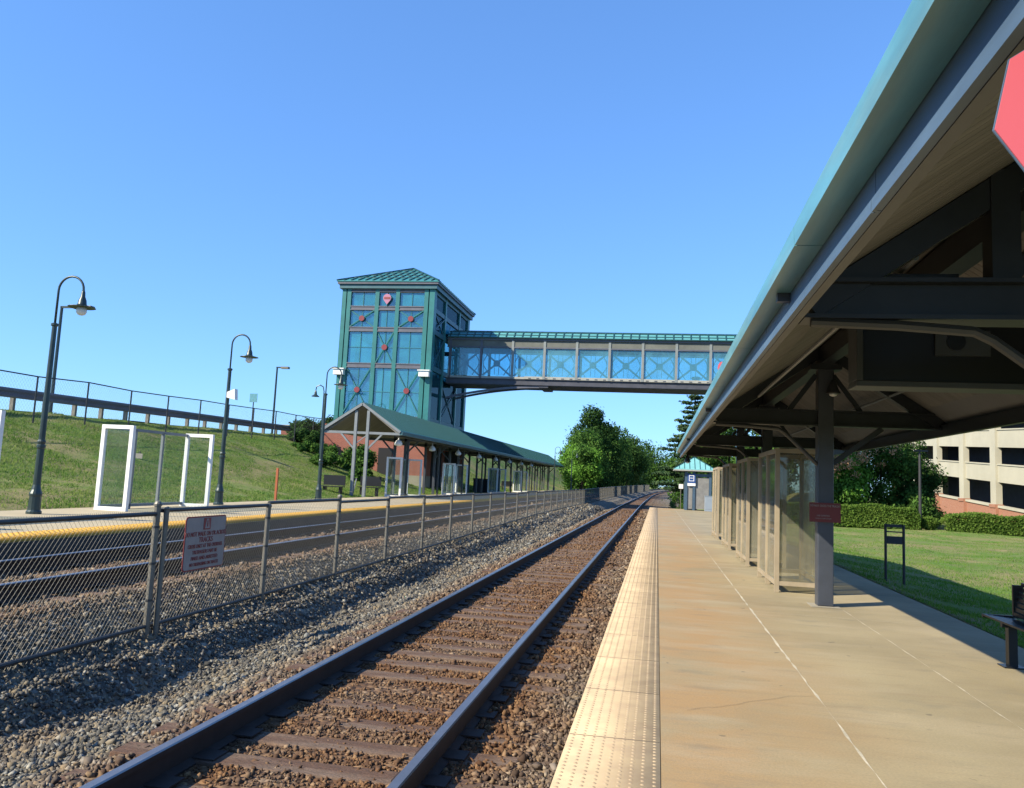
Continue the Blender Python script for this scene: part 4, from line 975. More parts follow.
# corner and intermediate columns, front and back faces
fcol = [(-23.15, -22.84), (-22.76, -22.46), (-20.60, -20.30), (-19.03, -18.74), (-16.88, -16.58), (-16.50, -16.12)]
for yb_, d in ((TY0, 1), (TY1, -1)):
    for a, b_ in fcol:
        mb = MB(); mb.box(a, b_, *sorted((yb_, yb_ + d * .30)), 5.0, ZT); steel('column', mb)
scol = [(56.32, 56.62), (59.3, 59.6), (63.7, 64.0), (66.68, 66.98)]
for xb_, d in ((TX1, -1), (TX0, 1)):
    for a, b_ in scol:
        mb = MB(); mb.box(*sorted((xb_, xb_ + d * .28)), a, b_, 5.0, ZT); steel('column', mb)
bands = [(14.72, 14.95), (13.38, 13.70), (11.80, 12.14), (9.14, 9.50), (5.3, 5.7)]
bay_f = [(-22.46, -20.60), (-20.30, -19.03), (-18.74, -16.88)]
for yb_, d in ((TY0, 1), (TY1, -1)):
    for z0, z1 in bands:
        for a, b_ in bay_f:
            mb = MB(); mb.box(a, b_, *sorted((yb_ + d * .04, yb_ + d * .26)), z0, z1); mb.cur = 0; mb.box(a, b_, *sorted((yb_ + d * .0, yb_ + d * .039)), z1 - .07, z1); mb.box(a, b_, *sorted((yb_ + d * .0, yb_ + d * .039)), z0, z0 + .06)
            steel('band_beam', mb, 'purple_grey')
bay_s = [(56.62, 59.3), (59.6, 63.7), (64.0, 66.68)]
for xb_, d in ((TX1, -1), (TX0, 1)):
    for z0, z1 in bands:
        mb = MB()
        for a, b_ in bay_s: mb.box(*sorted((xb_ + d * .04, xb_ + d * .24)), a, b_, z0, z1)
        steel('band_beam', mb, 'teal_dark')
# glazing with mullions
zr = [(5.7, 9.14), (9.5, 11.8), (12.14, 13.38), (13.7, 14.72)]
for yb_, d, nm in ((TY0, 1, 0), (TY1, -1, 1)):
    for z0, z1 in zr:
        for a, b_ in bay_f:
            mb = MB(); mb.box(a, b_, *sorted((yb_ + d * .14, yb_ + d * .16)), z0, z1); steel('pane', mb, 'tower_glass')
        mb = MB()
        for a, b_ in bay_f: c_ = (a + b_) / 2; mb.box(c_ - .02, c_ + .02, *sorted((yb_ + d * .10, yb_ + d * .139)), z0, z1)
        if z1 - z0 > 2:
            for a, b_ in bay_f: mb.box(a, b_, *sorted((yb_ + d * .105, yb_ + d * .138)), (z0 + z1) / 2 - .02, (z0 + z1) / 2 + .02)
        steel('mullion', mb, 'teal_steel')
for xb_, d in ((TX1, -1), (TX0, 1)):
    for z0, z1 in zr:
        for k, (a, b_) in enumerate(bay_s):
            if xb_ == TX1 and k == 1 and z0 < 12.0 and z1 > 9.2 and z0 > 9: continue
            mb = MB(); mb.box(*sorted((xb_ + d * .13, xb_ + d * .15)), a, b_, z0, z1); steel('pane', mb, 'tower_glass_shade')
# cross braces with red hub plates on the front
def xbrace(a, b_, z0, z1, yf):
    br = MB(); br.bar((a, yf, z0), (b_, yf, z1), .07, .06, up=(0, 1, 0)); br.bar((a, yf + .07, z1), (b_, yf + .07, z0), .07, .06, up=(0, 1, 0)); o = steel('cross_brace', br)
    cx, cz = (a + b_) / 2, (z0 + z1) / 2
    hb = MB(); hb.prism([(cx + .21 * cos(k * pi / 6), cz + .21 * sin(k * pi / 6)) for k in range(12)], 'y', yf - .07, yf - .035); h_ = hb.build('hub_plate', 'red_paint', o)
for a, b_, z0, z1 in ((*bay_f[0], 12.14, 13.38), (*bay_f[2], 12.14, 13.38), (*bay_f[1], 9.5, 11.8), (*bay_f[0], 5.9, 9.14), (*bay_f[2], 5.9, 9.14)): xbrace(a, b_, z0, z1, TY0 + .03)
mb = MB()
for a, b_, z0, z1 in ((56.62, 59.3, 9.5, 11.8), (64, 66.68, 9.5, 11.8), (56.62, 59.3, 12.14, 13.38), (59.6, 63.7, 5.9, 8.4), (64.0, 66.68, 12.14, 13.38)):
    mb.bar((TX1 - .03, a, z0), (TX1 - .03, b_, z1), .07, .06, up=(1, 0, 0)); mb.bar((TX1 - .10, a, z1), (TX1 - .10, b_, z0), .07, .06, up=(1, 0, 0))
steel('side_braces', mb, 'teal_dark')
mb = MB(); mb.box(-18.6, -16.6, 58.2, 66.4, 4.9, 8.6); steel('stair_core', mb, 'teal_dark')
# inside: floors, lift shaft, stairs
mb = MB()
for z in (5.2, 8.75): mb.box(TX0 + .35, TX1 - .35, TY0 + .4, TY1 - .4, z, z + .2)
steel('floor', mb, 'interior')
mb = MB(); mb.box(-22.0, -19.6, 61.5, 65.5, .5, 14.4); steel('lift_shaft', mb, 'interior')
mb = MB()
for k in range(20): mb.box(-18.9 + (k % 10) * .0, -17.6, 57.2 + k * .28, 57.5 + k * .28, 5.4 + k * .17, 5.46 + k * .17)
mb.bar((-18.95, 57.2, 5.4), (-18.95, 62.8, 8.8), .06, .28); mb.bar((-17.55, 57.2, 5.4), (-17.55, 62.8, 8.8), .06, .28); mb.bar((-18.95, 57.2, 6.4), (-18.95, 62.8, 9.8), .05); steel('stairs', mb, 'teal_dark')
# roof
e = .30; mb = MB(); mb.box(TX0 - e + .12, TX1 + e - .12, TY0 - e + .12, TY1 + e - .12, 14.96, 15.26); steel('frieze', mb, 'teal_dark'); mb = MB(); mb.box(TX0 - e, TX1 + e, TY0 - e, TY1 + e, 15.27, 15.42); steel('cornice', mb, 'purple_grey')
rz0, rz1 = 15.49, 17.95
hip(TX0 - e - .05, TX1 + e + .05, TY0 - e - .05, TY1 + e + .05, rz0, rz1).build('roof', 'teal_roof', tw)
mb = MB(); ax, ay = (TX0 + TX1) / 2, (TY0 + TY1) / 2; rx0, rx1, ry0, ry1 = TX0 - e - .05, TX1 + e + .05, TY0 - e - .05, TY1 + e + .05
for i in range(1, 14):
    x = rx0 + (rx1 - rx0) * i / 14; f = 1 - abs(i - 7) / 7
    for yb_ in (ry0, ry1): mb.bar((x, yb_, rz0 + .03), (x, yb_ + (ay - yb_) * f, rz0 + (rz1 - rz0) * f + .03), .07, .09)
for i in range(1, 20):
    y = ry0 + (ry1 - ry0) * i / 20; f = 1 - abs(i - 10) / 10
    for xb_ in (rx0, rx1): mb.bar((xb_, y, rz0 + .03), (xb_ + (ax - xb_) * f, y, rz0 + (rz1 - rz0) * f + .03), .07, .09)
for f in (.2, .4, .6, .8):
    z = rz0 + (rz1 - rz0) * f + .03; a0, a1, b0_, b1_ = rx0 + (ax - rx0) * f, rx1 + (ax - rx1) * f, ry0 + (ay - ry0) * f, ry1 + (ay - ry1) * f
    for p_, q_ in (((a0, b0_), (a1, b0_)), ((a1, b0_), (a1, b1_)), ((a0, b1_), (a1, b1_)), ((a0, b0_), (a0, b1_))): mb.bar((*p_, z), (*q_, z), .06, .06)
for cx, cy in ((rx0, ry0), (rx1, ry0), (rx1, ry1), (rx0, ry1)): mb.bar((cx, cy, rz0 + .04), (ax, ay, rz1 + .04), .12, .1)
mb.build('roof_seam', 'teal_rib', tw)
# brick base
mb = MB(); mb.box(TX0 - .6, TX1 - .02, TY0 - .1, TY1 + .3, 1.55, 4.98); mb.build('brick_base', 'brick', tw)
mb = MB(); mb.box(TX0 - .64, TX1 + .0, TY0 - .14, TY1 + .34, .3, 1.55); mb.build('stone_plinth', 'concrete_wall', tw)
for a, b_ in ((57.6, 60.4), (61.4, 65.6)):
    mb = MB(); mb.box(TX1 - .03, TX1 + .02, a, b_, .45, 3.5); mb.build('doorway', 'dark_void', tw)
for a, b_ in ((-19.55, -18.55),):
    mb = MB(); mb.box(a, b_, TY0 - .16, TY0 - .08, .45, 3.4); mb.build('doorway', 'dark_void', tw)
for x in (-22.85, -16.45):
    mb = MB(); mb.box(x - .42, x + .32, TY0 - .42, TY0 - .02, 8.55, 8.95); mb.box(x - .50, x + .40, TY0 - .5, TY0 - .02, 8.95, 9.02); mb.build('flood_light', 'paint_white', tw)
t = thing('emblem_sign', 'small pink round emblem tapering to a point in the top middle window of the tower', 'sign', (-19.66, 55.95, 14.2))
P = [(-19.66 + .30 * cos(radians(a)), 14.27 + .30 * sin(radians(a))) for a in range(-30, 211, 20)] + [(-19.66, 13.78)]
mb = MB(); mb.prism(P, 'y', 55.90, 55.94); mb.build('disc', 'pink_paint', t)
mb = MB(); mb.box(-19.88, -19.44, 55.88, 55.899, 14.19, 14.34); mb.build('bar', 'sign_red', t)
mb = MB(); mb.box(-19.68, -19.64, 55.95, 56.1, 13.7, 14.2); mb.build('bracket', 'teal_steel', t)

# ------------------------------------------------------------------ bridge
bd = thing('footbridge', 'covered teal footbridge with glass sides crossing over both tracks from the tower', 'bridge', (5, 62, 8.6))
BX0, BX1, BY0, BY1 = -16.05, 27.4, 60.1, 63.3
mb = MB(); mb.box(BX0, BX1, BY0 + .08, BY1 - .08, 8.62, 9.10); mb.build('deck_girder', 'deck_grey', bd)
mb = MB(); mb.box(BX0, BX1, BY0 + .02, BY0 + .07, 8.66, 8.74); mb.box(BX0, BX1, BY0 + .02, BY0 + .07, 9.02, 9.08); mb.build('girder_flange', 'deck_grey', bd)
mb = MB(); mb.box(-10.0, BX1, BY0 - .05, BY0 + .1, 9.10, 9.30); mb.box(-10.0, BX1, BY1 - .1, BY1 + .05, 9.10, 9.30); mb.box(BX0, -10.0, BY0 - .02, BY0 + .1, 9.10, 9.26); mb.build('sill_beam', 'bridge_cream', bd)
mb = MB(); mb.box(BX0, BX1, BY0 - .02, BY0 + .12, 11.45, 12.02); mb.box(BX0, BX1, BY1 - .12, BY1 + .02, 11.45, 12.02); mb.build('fascia_panel', 'bridge_panel', bd)
mb = MB(); mb.box(BX0, BX1, BY0 - .06, BY0 - .025, 11.42, 11.52); mb.box(BX0, BX1, BY0 - .10, BY0 - .03, 12.00, 12.16); mb.box(BX0, BX1, BY1 + .03, BY1 + .10, 12.0, 12.16); mb.build('head_beam', 'purple_grey', bd)
mb = MB(); mb.prism([(BY0 - .25, 12.16), (BY0 + .35, 12.66), (61.7, 12.95), (BY1 - .35, 12.66), (BY1 + .25, 12.16)], 'x', BX0 + .02, BX1); mb.build('roof', 'bridge_roof', bd)
mb = MB(); x = BX0 + .2
while x < BX1:
    for s, o_ in ((BY0, 1), (BY1, -1)): mb.bar((x, s - .25 * o_, 12.2), (x, s + .35 * o_, 12.70), .07, .06); mb.bar((x, s + .35 * o_, 12.70), (x, 61.7, 12.98), .07, .06)
    x += .62
for y_, z_ in ((BY0 - .24, 12.20), (BY0 + .05, 12.44), (BY0 + .35, 12.70), (61.7, 12.99)): mb.bar((BX0, y_, z_), (BX1, y_, z_), .06, .06)
mb.build('roof_seam', 'teal_rib', bd)
px = [-15.95 + 2.42 * k + .15 for k in range(18)]
for k, x in enumerate(px):
    mb = MB(); mb.box(x - .09, x + .09, BY0 - .07, BY0 + .12, 9.10, 12.0); mb.build('post', 'bridge_post' if k > 1 else 'purple_grey', bd)
    mb = MB(); mb.box(x - .09, x + .09, BY1 - .12, BY1 + .07, 9.10, 12.0); mb.build('post', 'bridge_cream', bd)
for a, b_ in zip(px[:-1], px[1:]):
    for y_ in (BY0 + .03, BY1 - .05):
        mb = MB(); mb.box(a + .09, b_ - .09, y_, y_ + .015, 9.31, 11.44); mb.build('pane', 'bridge_glass', bd)
    cx, cz = (a + b_) / 2, 10.25
    mb = MB(); yy_ = BY0 + .10
    for s, q in ((1, 1), (1, -1), (-1, 1), (-1, -1)):
        mb.bar((cx + s * .14, yy_, cz + q * .14), (cx + s * 1.08, yy_, cz + q * .92 + .0), .13, .06, up=(0, 1, 0))
    for s in (-1, 1): mb.bar((cx + s * 1.05, yy_, 10.35), (cx + s * .55, yy_, 11.35), .06, .05, up=(0, 1, 0)); mb.bar((cx + s * 1.05, yy_, 10.15), (cx + s * .55, yy_, 9.35), .06, .05, up=(0, 1, 0))
    for s in (-1, 1): mb.bar((cx + s * .16, yy_, 9.4), (cx + s * .16, yy_, 11.0), .035); mb.bar((cx + s * 1.02, yy_, 9.35), (cx + s * 1.02, yy_, 11.42), .05)
    mb.prism([(cx + .27 * cos(k * pi / 4 + pi / 8), cz + .26 * sin(k * pi / 4 + pi / 8)) for k in range(8)], 'y', yy_ - .03, yy_ + .03)
    mb.bar((a + .1, yy_ + .02, 11.05), (b_ - .1, yy_ + .02, 11.05), .06); mb.build('truss_bay', 'teal_dark', bd)
mb = MB()
for k in range(60): mb.box(-9.7 + k * .62, -9.5 + k * .62, BY0 - .065, BY0 - .052, 9.14, 9.20)
tag(mb.build('rivet_slots', 'deck_grey', bd), kind='stuff')
for yo, z0 in ((BY0 + .2, 7.55), (BY1 - .3, 7.75)):                # curved struts from the tower
    pts = []
    for k in range(13):
        t_ = k / 12; pts.append((-16.0 + 7.6 * t_, yo, z0 + 1.0 * (1 - (1 - t_) ** 2)))
    mb = MB()
    for a, b_ in zip(pts[:-1], pts[1:]): mb.bar(a, b_, .14, .16)
    mb.build('curved_strut', 'purple_grey', bd)
mb = MB(); mb.box(-8.9, -8.2, BY0 + .1, BY1 - .1, 8.5, 8.615); mb.build('bearing', 'deck_grey', bd)
t = tag(MB().prism([(4.35 + .30 * cos(k * pi / 6), 10.25 + .45 * sin(k * pi / 6)) for k in range(12)], 'y', BY0 - .14, BY0 - .11).build('red_disc_sign', 'salmon_paint'), 'red roundel on the footbridge windows near the canopy gutter', 'sign')
# stair tower on the garage side
st = thing('stair_tower', 'teal stair tower at the right edge where the bridge meets the garage', 'tower', (31, 62, -.6))
mb = MB()
for x in (27.5, 30.6, 33.7):
    for y in (59.4, 66): mb.box(x - .2, x + .2, y - .2, y + .2, -.8, 14)
for z in (2.6, 5.9, 9.1, 13.6):
    mb.box(27.7, 33.5, 59.3, 59.5, z, z + .35); mb.box(27.4, 27.6, 59.6, 65.8, z, z + .35)
mb.build('frame', 'gutter_teal', st)
mb = MB(); mb.box(27.7, 33.5, 59.38, 59.42, -.5, 13.6); mb.build('pane', 'tower_glass', st)
hip(26.9, 34.3, 58.8, 66.6, 14.1, 16).build('roof', 'teal_roof', st)

# ------------------------------------------------------------------ embankment fence and guardrail
ef = thing('chain_link_fence', 'thin chain-link fence running along the top of the left embankment', 'fence', (-25, 30, 3))
mb0 = None; ys_ = [8 + 3.05 * k for k in range(26)]
ez = lambda y: H(-25.0, y)
for y in ys_:
    z = ez(y)
    if mb0 is None: mb = MB(); mb.tube([(0, 0, -.3), (0, 0, 1.92)], .036, 6); mb0 = mb.build('post', 'galv_dark', None); o = mb0
    else: o = mb0.copy(); COL.objects.link(o)
    o.parent = ef; o.location = (0, y - 30, z - 3); o['_o'] = [0, 0, 0]
mb = MB()
for a, b_ in zip(ys_[:-1], ys_[1:]): mb.tube([(-25, a, ez(a) + 1.9), (-25, b_, ez(b_) + 1.9)], .028, 6)
mb.build('top_rail', 'galv_dark', ef)
pm_ = None
for a, b_ in zip(ys_[:-1], ys_[1:]):
    if pm_ is None: pm_ = chain_mesh(3.05, 1.85, .16, .0022, False).build('mesh_panel', 'galv_dark', None); o = pm_
    else: o = pm_.copy(); COL.objects.link(o)
    o.parent = ef; o.location = (0, a - 30, ez(a) + .03 - 3); o.rotation_euler.x = math.atan2(ez(b_) - ez(a), 3.05); o['_o'] = [0, 0, 0]
gr = thing('guardrail', 'steel crash barrier on posts along the road above the embankment', 'guardrail', (-27.3, 30, 3.8))
gz = lambda y: 3.75 + .012 * (y - 30)
ys_ = [6 + 1.905 * k for k in range(27)]
mb0 = None
for y in ys_:
    if mb0 is None: mb = MB(); mb.box(-.09, .09, -.07, .07, -.8, .72); mb.box(.0, .2, -.1, .1, .36, .70); mb0 = mb.build('post', 'galv', None); o = mb0
    else: o = mb0.copy(); COL.objects.link(o)
    o.parent = gr; o.location = (0, y - 30, gz(y) - 3.8); o['_o'] = [0, 0, 0]
mb = MB()
W = [(.0, .30), (.05, .34), (.05, .42), (.0, .46), (.0, .54), (.05, .58), (.05, .66), (.0, .72), (-.012, .72), (.036, .66), (.036, .58), (-.012, .54), (-.012, .46), (.036, .42), (.036, .34), (-.012, .30)]
mb.tube_rings([[(-27.3 + .22 + a, y, gz(y) + b_) for a, b_ in W] for y in (4, 30, 57.4)], len(W)); mb.build('beam', 'purple_grey', gr)
def roadlamp(x, y, top, sgn, label, ln=.95):
    t = thing('road_lamp', label, 'street lamp', (x, y, 3.8), 'square armed lamps along the road'); mb = MB(); mb.tube([(x, y, 3.2), (x, y, top)], [.095, .07], 8); mb.build('pole', 'lamp_green', t)
    mb = MB(); mb.bar((x - .06, y, top - .02), (x + sgn * ln * .55, y, top - .02), .10); mb.build('arm', 'lamp_green', t)
    mb = MB(); mb.box(*sorted((x + sgn * ln * .5, x + sgn * (ln + .25))), y - .17, y + .17, top - .12, top + .04); mb.build('lamp_head', 'galv', t)
roadlamp(-30, 36.3, 9.25, 1, 'road lamp pole standing close behind the largest gooseneck lamp', 1.5)
roadlamp(-30, 60.4, 9.6, 1, 'road lamp with square arm right of the second gooseneck lamp', .75)
t = thing('road_sign', 'small greenish road sign on a thin pole beside the road', 'sign', (-30, 57, 4))
mb = MB(); mb.tube([(-30, 57, 3.4), (-30, 57, 6.6)], .04, 6); mb.build('pole', 'galv_dark', t)
mb = MB(); mb.box(-30.3, -29.7, 56.94, 56.97, 6.45, 7.1); mb.build('panel', 'gutter_teal', t)
t = thing('station_lamp', 'small bell lamp on a curved arm seen left of the tower', 'street lamp', (-21.6, 50, 3))
mb = MB(); mb.tube([(-21.45, 50, 1.5), (-21.45, 50, 6.7), (-21.52, 50, 7.0), (-21.75, 50, 7.12), (-21.98, 50, 7.0), (-22.02, 50, 6.75)], .035, 8); mb.build('pole', 'lamp_green', t)
mb = MB(); mb.lathe((-22.02, 50, 6.35), [(.02, -.02), (.26, 0), (.26, .02), (.10, .14), (.07, .32), (.03, .42)], 12); mb.build('lamp_shade', 'lamp_green', t)
# low walls seen behind the slope top by the tower
wl = thing('brick_wall', 'low brick garden wall at the top of the slope left of the tower base', 'wall', (-25.5, 64, 3))
mb = MB(); mb.box(-31, -24.0, 64, 64.4, 2.0, 5.0); mb.build('wall', 'brick', wl)
mb = MB(); mb.box(-31.1, -23.9, 63.95, 64.45, 5.0, 5.25); mb.build('coping', 'garage_concrete', wl)

# ------------------------------------------------------------------ parking garage (decks climb away from us)
ga = thing('parking_garage', 'pale concrete parking garage with sloping decks over a brick base at the right', 'building', (31, 85, -.6))
G0, G1, GX0, GX1 = 66.5, 118, 31.0, 60.0
gr_ = lambda y, z: z + .055 * (y - 80)           # level lines rise with distance
def slab(n_, m_, z0, z1, xo=0, dx=.35, ya=G0, yb2=G1, flat0=False):
    mb = MB(); mb.prism([(ya, gr_(ya, z0) if not flat0 else z0), (yb2, gr_(yb2, z0) if not flat0 else z0), (yb2, gr_(yb2, z1)), (ya, gr_(ya, z1))], 'x', GX0 + xo, GX0 + xo + dx); return mb.build(n_, m_, ga)
for z0, z1 in ((3.27, 4.85), (6.5, 8.1), (9.8, 11.4)):
    slab('spandrel', 'garage_concrete', z0, z1); slab('ledge', 'garage_concrete', z1, z1 + .12, -.08, .5)
slab('brick_base', 'brick_pale', -3, .95, 0, .4, flat0=True); slab('base_ledge', 'garage_concrete', .95, 1.15, -.12, .6)
for z in (3.27, 6.5, 9.8):
    mb = MB(); mb.prism([(G0, gr_(G0, z)), (G1, gr_(G1, z)), (G1, gr_(G1, z) + .3), (G0, gr_(G0, z) + .3)], 'x', GX0 + .36, GX1); mb.build('deck', 'deck_grey', ga)
cy_ = [67.4 + 8.1 * k for k in range(7)]
for y in cy_:
    mb = MB(); mb.box(GX0 - .22, GX0 + .34, y - .62, y + .62, gr_(y, 1.0), gr_(y, 12.0)); mb.build('column', 'garage_concrete', ga)
    mb = MB(); mb.box(GX0 - .28, GX0 + .39, y - .7, y + .7, -1.5, gr_(y, .9)); mb.box(GX0 - .36, GX0 + .39, y - .7, y + .7, gr_(y, .9), gr_(y, 1.2)); mb.build('pier', 'brick_pale', ga)
mb = MB(); mb.box(GX0 + 7, GX0 + 7.3, G0, G1, -1.5, 14); mb.build('inner_wall', 'deck_grey', ga)
mb = MB(); mb.box(GX0 + .4, GX1, G0 + .0, G0 + .3, -1.5, 11); mb.box(GX0 + .4, GX1, G1, G1 + .3, -1.5, 14); mb.build('end_wall', 'garage_concrete', ga)
def car(x, y, z, label, m_):
    t = thing('parked_car', label, 'car', (x, y, z))
    mb = MB(); mb.prism([(-2.2, .35), (2.2, .35), (2.2, .8), (1.5, .95), (-2.1, .98), (-2.2, .8)], 'y', -.85, .85); mb.v = [(a + x, b_ + y, c + z) for a, b_, c in mb.v]; mb.build('body', m_, t, bevel=.06)
    mb = MB(); mb.prism([(-1.7, .97), (1.1, .95), (.5, 1.45), (-1.2, 1.45)], 'y', -.75, .75); mb.v = [(a + x, b_ + y, c + z) for a, b_, c in mb.v]; mb.build('cabin', 'display_dark', t, bevel=.05)
    for a in (-1.4, 1.4):
        for b_ in (-.8, .8): mb = MB(); mb.tube([(x + a, y + b_ - .09, z + .33), (x + a, y + b_ + .09, z + .33)], .33, 14); mb.build('wheel', 'bin_dark', t)
car(33.9, 79.5, gr_(79.5, 6.55) - 1.9 + .05 - 1.6, 'blue car parked on the deck of the garage behind the right opening', 'car_blue')
car(33.9, 81.5, gr_(81.5, 3.05) + .6, 'blue car parked on the lower garage deck beside the opening', 'car_blue')
t = thing('park_lamp', 'dark thin lamp post standing in the gap between the hedges', 'street lamp', (18.6, 63.5, -.6))
mb = MB(); mb.tube([(18.55, 63.5, -.7), (18.55, 63.5, 5.1)], [.12, .08], 8); mb.build('pole', 'bin_dark', t)
mb = MB(); mb.box(18.2, 19.1, 63.35, 63.65, 4.95, 5.08); mb.build('lamp_head', 'bin_dark', t)

# ------------------------------------------------------------------ plants
def leaves(name, centers, radii, n, size, m_, parent, seed=0, up=.3, flat=1.0, shell=.55):
    """n small rhombic leaves through a set of ellipsoid clumps"""
    r = np.random.default_rng(seed); C_ = np.array(centers, float); R_ = np.array(radii, float)
    if R_.ndim == 1: R_ = np.stack([R_, R_, R_ * flat], 1)
    wgt = (R_[:, 0] * R_[:, 1]) ; wgt = wgt / wgt.sum()
    k = r.choice(len(C_), n, p=wgt); d = r.normal(size=(n, 3)); d /= np.linalg.norm(d, axis=1)[:, None]
    rad = (shell + (1 - shell) * r.random(n) ** .7) * (1 + .24 * r.normal(size=n))
    P = C_[k] + d * R_[k] * rad[:, None]
    nv = d * .9 + r.normal(size=(n, 3)) * .75 + np.array([0, 0, up]); nv /= np.linalg.norm(nv, axis=1)[:, None]
    u = np.cross(nv, r.normal(size=(n, 3))); u /= np.linalg.norm(u, axis=1)[:, None]; v = np.cross(nv, u)
    s = size * r.uniform(.6, 1.4, n)[:, None]
    Q = np.stack([P - u * s, P + v * s * .55 + nv * s * .15, P + u * s, P - v * s * .55 + nv * s * .15], 1)
    L = parent['_o'] if parent is not None else (0, 0, 0)
    o = npmesh(name, Q.reshape(-1, 3) - np.array(list(L)), np.arange(n * 4).reshape(-1, 4), m_)
    if parent is not None: o.parent = parent
    return o
def clumps(cx, cy, z0, h, rx, ry, n, cr, seed, shape='oval'):
    r = random.Random(seed); out = []; rr = []
    for _ in range(n):
        while True:
            a, b_, c = r.uniform(-1, 1), r.uniform(-1, 1), r.uniform(-1, 1)
            if a * a + b_ * b_ + c * c <= 1 and a * a + b_ * b_ + c * c > .15: break
        f = 1.0 if shape == 'oval' else max(.15, 1 - (c + 1) / 2 * .85)
        out.append((cx + a * rx * f, cy + b_ * ry * f, z0 + h / 2 + c * h / 2)); rr.append(cr * r.uniform(.6, 1.3))
    return out, rr
def tree(name, label, x, y, z, h, rx, cb, m_, seed, n=9000, leaf=.22, nc=34, cr=None, group=None, ry=None, cat='tree', m2=None):
    t = thing(name, label, cat, (x, y, z), group); r = random.Random(seed)
    cr = cr or rx * .34; ry = ry or rx
    c, rr = clumps(x, y, z + cb, h - cb - cr * .5, rx - cr * .6, ry - cr * .6, nc, cr, seed)
    mb = MB(); pts = [(x, y, z - .3), (x + r.uniform(-.2, .2), y, z + h * .3), (x + r.uniform(-.4, .4), y, z + h * .75)]
    mb.tube(pts, [h * .022, h * .016, h * .006], 8)
    for i in range(min(9, nc)):
        p_ = c[i]; zb = z + cb * .8 + (p_[2] - z - cb) * .35; mb.tube([(x, y, zb), ((x + p_[0]) / 2, (y + p_[1]) / 2, (zb + p_[2]) / 2 + .1), p_], [h * .010, h * .006, h * .003], 6)
    mb.build('trunk', 'bark', t, smooth=True)
    if m2:
        k = int(len(c) * .7); leaves('crown', c[:k], [q for q in rr[:k]], int(n * .7), leaf, m_, t, seed); leaves('crown', c[k:], rr[k:], int(n * .3), leaf, m2, t, seed + 1)
    else: leaves('crown', c, rr, n, leaf, m_, t, seed)
    return t
GT = 'trees beyond the far end of the tracks'
TL = [
 ('bright green young maple in front of the dark trees beyond the fence', -9.6, 106, 7.0, 2.6, 'leaf_bright', 5, 9000, .15, 26, 1.2, 'leaf_mid'),
 ('bright leafy tree at the left end of the distant tree mass', -10.9, 121, 10.6, 3.6, 'leaf_mid', 6, 15000, .18, 36, .8, 'leaf_bright'),
 ('tall dark tree with a double tipped top in the middle of the tree mass', -10.2, 134, 14.2, 4.2, 'leaf_dark', 7, 20000, .20, 44, 1.0, 'leaf_mid'),
 ('dark round tree right of the double tipped tree', -9.8, 150, 14.2, 4.6, 'leaf_dark', 8, 18000, .20, 40, .8, 'leaf_mid'),
 ('shady tree overhanging the left side of the curving track', -9.2, 176, 15.4, 5.4, 'leaf_dark', 9, 12000, .24, 34, .8, 'leaf_mid'),
 ('lower pale tree at the right end of the tree mass above the track', -8.0, 220, 16.5, 6.2, 'leaf_dark', 10, 9000, .30, 30, .8, 'leaf_pale'),
 ('dark low tree under the tree mass beside the fence end', -10.5, 128, 6.5, 4.4, 'leaf_dark', 12, 12000, .18, 30, .2, None),
 ('dark bushy tree where the rails disappear', -8.0, 285, 17.0, 8.0, 'leaf_dark', 13, 10000, .30, 34, .2, None),
 ('distant tree closing the view over the right bend of the rails', 17.5, 290, 15.5, 8.5, 'leaf_mid', 14, 10000, .36, 34, .2, 'leaf_dark'),
 ('dark tree on the right of the bend, lowest of the far trees', 9.5, 190, 9.0, 4.0, 'leaf_dark', 16, 9000, .28, 30, .1, 'leaf_mid'),
 ('far dark tree where the two rails meet the wood', -2.0, 430, 24, 14, 'leaf_dark', 17, 8000, .6, 34, .0, 'leaf_mid'),
 ('broad far tree behind the right bend of the rails', 30.0, 430, 22, 14, 'leaf_mid', 18, 8000, .6, 34, .0, 'leaf_dark'),
 ('dark far tree standing left behind the bright leafy tree', -14.5, 165, 9.5, 3.8, 'leaf_mid', 15, 9000, .28, 30, .3, 'leaf_dark'),
]
for l, x, y, h, rx, m_, sd_, n, lf, nc, cb, m2 in TL: tree('leafy_tree', l, x, y, -.3 if x > -13 else H(x, y), h, rx, cb, m_, sd_, n, lf, nc, group=GT, m2=m2)
# extra tips on the double tipped tree
# conifer right of the track, half hidden by the gutter
def conifer(x, y, z, h, r0, label, seed):
    t = thing('pine_tree', label, 'tree', (x, y, z)); r = random.Random(seed)
    mb = MB(); mb.tube([(x, y, z - .3), (x, y, z + h)], [.28, .03], 8); c = []; rr = []
    zz = z + 1.6
    while zz < z + h - .3:
        f = 1 - (zz - z) / h; nb = 5
        for k in range(nb):
            a = r.uniform(0, 2 * pi); L = r0 * (f ** .8) * r.uniform(.6, 1.1); tip = (x + L * cos(a), y + L * sin(a), zz + .10 * L)
            mb.tube([(x, y, zz), tip], [.05 * f + .01, .01], 5)
            for q in (.45, .7, .95): c.append((x + L * q * cos(a), y + L * q * sin(a), zz + .10 * L * q)); rr.append((.62 * f + .30, .62 * f + .30, .16))
        zz += .52
    mb.build('trunk', 'bark', t); leaves('crown', c, rr, 26000, .16, 'needle', t, seed, up=.6, shell=.1)
conifer(3.7, 88, -.5, 14.0, 4.4, 'layered pine right of the track behind the canopy gutter', 3)
GB = 'bushes right of the track'
